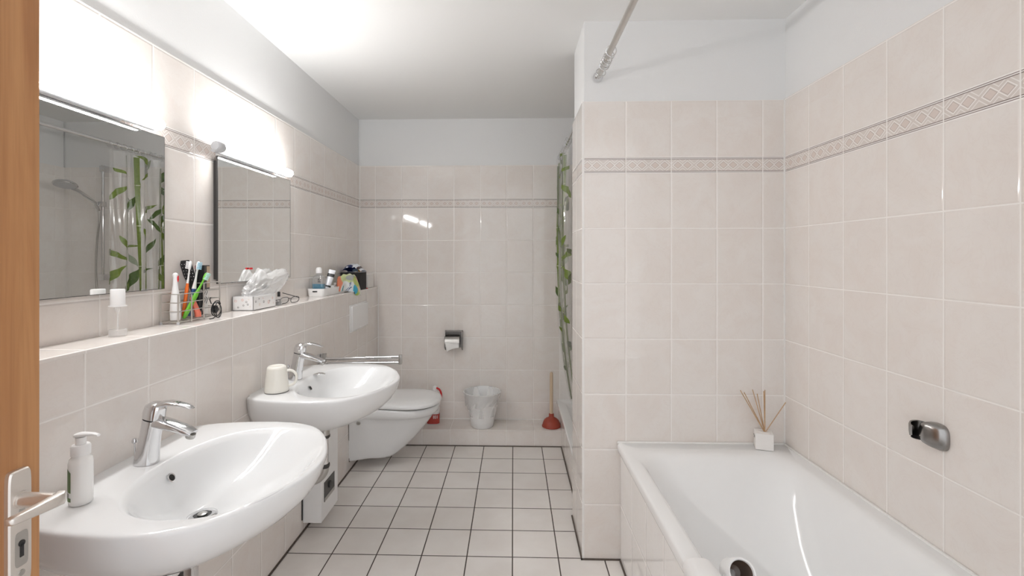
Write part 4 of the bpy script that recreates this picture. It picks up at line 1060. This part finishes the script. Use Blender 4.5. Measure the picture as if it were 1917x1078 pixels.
G().tube([(-1.0615, 2.206, SZ + .022), (-1.058, 2.209, SZ + .024), (-1.0535, 2.213, SZ + .022)], .0015, 8).build('bridge', m_black, t)
for a in (((-1.079, 2.158, SZ + .022), (-1.10, 2.165, SZ + .018), (-1.122, 2.23, SZ + .004)), ((-1.036, 2.260, SZ + .022), (-1.06, 2.262, SZ + .030), (-1.100, 2.225, SZ + .048))):
    G().tube(smooth_path(a, 6), .0018, 8).build('temple', m_black, t)

# white plastic tray with bottle and tube
def open_tray(name, x0, x1, y0, y1, h, mat, parent, th=.0025, flare=.006):
    g = G()
    def rr(o, z, k): return rrect(x0 - o + k, x1 + o - k, y0 - o + k, y1 + o - k, .016, z, 5)
    g.loft([rr(-flare, SZ, 0), rr(-flare + .001, SZ + .002, 0), rr(0, SZ + h, 0), rr(0, SZ + h, th), rr(-flare, SZ + .004, th)])
    return g.build(name, mat, parent, angle=45)
t = thing('shelf_organizer', (-1.085, 2.73, SZ), 'long white plastic tray on the shelf holding the mouthwash bottle', 'tray')
open_tray('tray', -1.143, -1.045, 2.585, 2.93, .043, m_plastic, t)
G().box(-1.110, -1.084, 2.5855, 2.5880, SZ + .024, SZ + .031).build('grip_slot', m_black, t, smooth=False)
t = thing('mouthwash_bottle', (-1.095, 2.635, SZ + .005), 'clear mouthwash bottle with blue liquid and white cap in the white tray', 'bottle')
G().sweep([((-1.097, 2.640, SZ + z), (1, 0, 0), (0, 1, 0), a, b, 3.2) for z, a, b in ((.005, .033, .022), (.008, .035, .024), (.095, .0355, .0245), (.108, .031, .021), (.120, .018, .014), (.124, .012, .012), (.130, .012, .012))], 32).build('bottle', m_clearpl, t, angle=50)
m_blue = simple('blue liquid', (.055, .22, .32), .08, var=.1)
G().sweep([((-1.097, 2.640, SZ + z), (1, 0, 0), (0, 1, 0), a, b, 3.2) for z, a, b in ((.007, .031, .020), (.010, .033, .022), (.068, .0335, .0225))], 32).build('liquid', m_blue, t)
G().lathe([(.0160, .128), (.0168, .132), (.0165, .148), (.013, .158), (.006, .161)], (-1.097, 2.640, SZ), 26).build('cap', m_plastic, t, angle=50)
g = G()
for k in range(3): g.box(-1.097 + .004, -1.097 + .020 - .003 * k, 2.6150, 2.6156, SZ + .078 + .008 * k, SZ + .081 + .008 * k)
g.build('printed_lines', m_rubber, t, smooth=False)
t = thing('toothpaste_tube', (-1.075, 2.70, SZ + .02), 'silver and black toothpaste tube leaning in the white tray', 'toothpaste tube')
m_silv = simple('silver print', (.62, .63, .66), .35, .2)
p0 = Vector((-1.082, 2.70, SZ + .012)); p1 = Vector((-1.062, 2.752, SZ + .145)); d = (p1 - p0).normalized()
sdx = Vector((1, .2, -.2)); sdx = (sdx - sdx.dot(d) * d).normalized(); fcx = d.cross(sdx)
def tsec(z, a, b, e=2.6): return (p0 + d * z, sdx, fcx, a, b, e)
G().sweep([tsec(.018, .014, .012), tsec(.03, .0165, .013), tsec(.085, .0185, .007), tsec(.125, .0195, .002), tsec(.142, .0195, .0012, 5)], 24).build('tube', m_silv, t)
G().sweep([tsec(0, .0095, .0095, 2), tsec(.018, .0105, .0105, 2)], 20).build('cap', m_black, t)
G().sweep([tsec(.098, .0200, .0058), tsec(.118, .0202, .0036)], 24).build('black_band', m_black, t)
G().sweep([tsec(.034, .0172, .0134), tsec(.044, .0172, .0124)], 24).build('lower_band', m_black, t)
t = thing('sample_card', (-1.055, 2.80, SZ + .01), 'small white printed card leaning in the white tray beside the pouch', 'card')
g = G(); g.box(-1.064, -1.058, 2.775, 2.845, SZ + .008, SZ + .066, bev=.0006); g.build('card', m_card, t, smooth=False)
g = G()
for k, (a, b, z) in enumerate(((2.785, 2.80, .048), (2.795, 2.815, .052), (2.81, 2.835, .056), (2.80, 2.83, .062))): g.box(-1.0578, -1.0574, a, b, SZ + z, SZ + z + .003)
g.build('printed_lines', m_rubber, t, smooth=False)

# refill pouch hanging over the shelf edge: blotches of the printed colours by position on the pouch
def blotch(name, spots, base, rough=.3, edge=.012):
    m, nt, b = newmat(name)
    P = OBJ(nt); col = base; col_s = None
    nz = nt.nodes.new('ShaderNodeTexNoise'); nz.inputs['Scale'].default_value = 45; nt.links.new(P, nz.inputs['Vector'])
    wob = M_(nt, 'MULTIPLY', M_(nt, 'SUBTRACT', nz.outputs['Fac'], .5), .03)
    cur = None
    for (y, z, ry, rz, c) in spots:
        s = nt.nodes.new('ShaderNodeSeparateXYZ'); nt.links.new(P, s.inputs[0])
        dy = M_(nt, 'DIVIDE', M_(nt, 'SUBTRACT', s.outputs[1], y), ry); dz = M_(nt, 'DIVIDE', M_(nt, 'SUBTRACT', s.outputs[2], z), rz)
        dd = M_(nt, 'ADD', M_(nt, 'SQRT', M_(nt, 'ADD', M_(nt, 'MULTIPLY', dy, dy), M_(nt, 'MULTIPLY', dz, dz))), M_(nt, 'MULTIPLY', wob, 8))
        cur = MIX(nt, SS(nt, dd, .85, 1.05, 1.0, 0.0), cur if cur is not None else base, c)
    nt.links.new(cur, b.inputs['Base Color']); b.inputs['Roughness'].default_value = rough
    return m
PB = (-1.04, 2.92, SZ)
m_pouch = blotch('pouch print', [(-.075, .060, .075, .055, (.80, .25, .14)), (-.005, .085, .08, .035, (.62, .72, .35)), (.055, .088, .075, .018, (.42, .45, .44)), (.115, .050, .07, .045, (.50, .60, .10)), (.155, .072, .040, .020, (.78, .50, .40)), (.085, .000, .05, .03, (.40, .60, .06)),
                                  (-.030, .020, .060, .055, (.82, .84, .84)), (.030, .020, .030, .045, (.80, .84, .86)), (.058, .012, .020, .034, (.06, .42, .60)), (.120, .010, .020, .020, (.85, .60, .40)), (.165, .000, .022, .05, (.80, .80, .78)), (-.060, .026, .012, .020, (.05, .30, .33))], (.72, .76, .55))
t = thing('refill_pouch', PB, 'crumpled green, orange and white refill pouch drooping over the shelf edge', 'pouch')
def pouch(sgn):
    def fn(a, b):
        y = 2.80 + .30 * a
        top = SZ + .078 + .034 * math.sin(PI * min(1, .04 + a * .92)) ** .45 + .003 * math.sin(23 * a)
        bot = SZ + .004 if a < .45 else SZ + .004 - .034 * min(1, (a - .45) / .25)
        z = bot + (top - bot) * b
        puff = .020 * (math.sin(PI * a) ** .5) * (math.sin(PI * b) ** .6)
        x0_ = -1.052 + .050 * min(1, max(0, (a - .35) / .3)) * (1 - b * .75)
        n = NZ.noise(Vector((a * 7, b * 4, sgn * 1.5))) * .010 * math.sin(PI * a) * math.sin(PI * b)
        x = x0_ + sgn * puff + n
        if z < SZ + .002: x = max(x, XL + .005)
        return (x, y, z)
    return fn
g = G(); g.grid(pouch(1), 36, 18); g.grid(pouch(-1), 36, 18); g.build('pouch', m_pouch, t, angle=50)
g = G()   # dark brush-like characters on the white part
def surf(y, z):
    a = (y - 2.80) / .30
    best = None
    for k in range(41):
        p = pouch(1)(a, k / 40)
        if best is None or abs(p[2] - z) < abs(best[2] - z): best = p
    return (best[0] + .0018, y, z)
for (ya, za, yb, zb) in ((2.925, .055, 2.940, .048), (2.934, .060, 2.926, .038), (2.944, .066, 2.938, .054), (2.920, .030, 2.912, .010), (2.938, .032, 2.926, .008), (2.926, .022, 2.944, .030)):
    g.tube([surf(ya, SZ + za), surf((ya + yb) / 2, SZ + (za + zb) / 2), surf(yb, SZ + zb)], .0013, 6)
g.build('printed_characters', m_navy, t)

t = thing('black_box', (-1.08, 3.08, SZ), 'matt black box on the shelf behind the pouch', 'box')
g = G(); g.box(-1.145, -1.013, 3.105, 3.235, SZ, SZ + .116, bev=.0015)
g.build('box', simple('matt black card', (.010, .009, .009), .7), t, smooth=False)
m_pk = blotch('packet print', [(-.045, .020, .040, .045, (.02, .04, .16)), (-.018, .036, .022, .012, (.02, .035, .12)), (-.010, .012, .025, .016, (.45, .58, .72)), (.022, .018, .016, .020, (.80, .45, .05)), (.046, .036, .012, .014, (.06, .03, .03)), (-.032, .034, .010, .006, (.8, .83, .86))], (.74, .78, .84))
# the packet's broad side looks along -Y: rotate its print so local y runs across the shelf
t = thing('snack_packet', (-1.074, 3.17, SZ + .116), 'blue, white and yellow crinkled packet lying on top of the black box', 'packet')
t.rotation_euler = (0, 0, 0)
def packet(top):
    def fn(a, b):
        x = -1.142 + .132 * a; y = 3.103 + .13 * b
        h = .056 * (math.sin(PI * min(max(a, .02), .98)) ** .5) * (math.sin(PI * min(1, .12 + b * .88)) ** .5)
        h += NZ.noise(Vector((a * 8, b * 7, 1))) * .010 * math.sin(PI * a)
        return (x, y, SZ + .1165 + (max(h, .001) if top else 0))
    return fn
def recolour(name, spots, base):
    m = blotch(name, [(y, z, ry, rz, c) for (y, z, ry, rz, c) in spots], base)
    for n in m.node_tree.nodes:                 # read local x instead of local y
        if n.type == 'SEPXYZ':
            for l in list(n.outputs[1].links):
                to = l.to_socket; m.node_tree.links.remove(l); m.node_tree.links.new(n.outputs[0], to)
    return m
m_pk = recolour('packet print', [(-.040, .018, .034, .040, (.02, .04, .16)), (-.012, .040, .022, .012, (.02, .035, .12)), (-.012, .010, .025, .012, (.45, .58, .72)), (.018, .016, .014, .018, (.80, .45, .05)), (.044, .030, .010, .012, (.06, .03, .03)), (-.030, .036, .009, .005, (.8, .83, .86))], (.74, .78, .84))
g = G(); g.grid(packet(True), 30, 20); g.grid(packet(False), 30, 20); g.build('packet', m_pk, t, angle=40)

t = thing('white_box', (-1.05, 3.38, SZ), 'plain white carton on the shelf in the corner at the far wall', 'box')
G().box(-1.118, -1.024, 3.31, 3.44, SZ, SZ + .098, bev=.0025).build('carton', m_card, t, smooth=False)
t = thing('red_pencil', (-1.02, 3.22, SZ), 'short red pencil lying on the shelf edge beside the black box', 'pencil')
G().tube([(-1.050, 3.232, SZ + .0035), (-1.004, 3.236, SZ + .0035)], .0035, 8).build('barrel', m_redcap, t)
G().tube([(-1.004, 3.236, SZ + .0035), (-.997, 3.2366, SZ + .0035)], [.0033, .0008], 8).build('tip', m_stick, t)
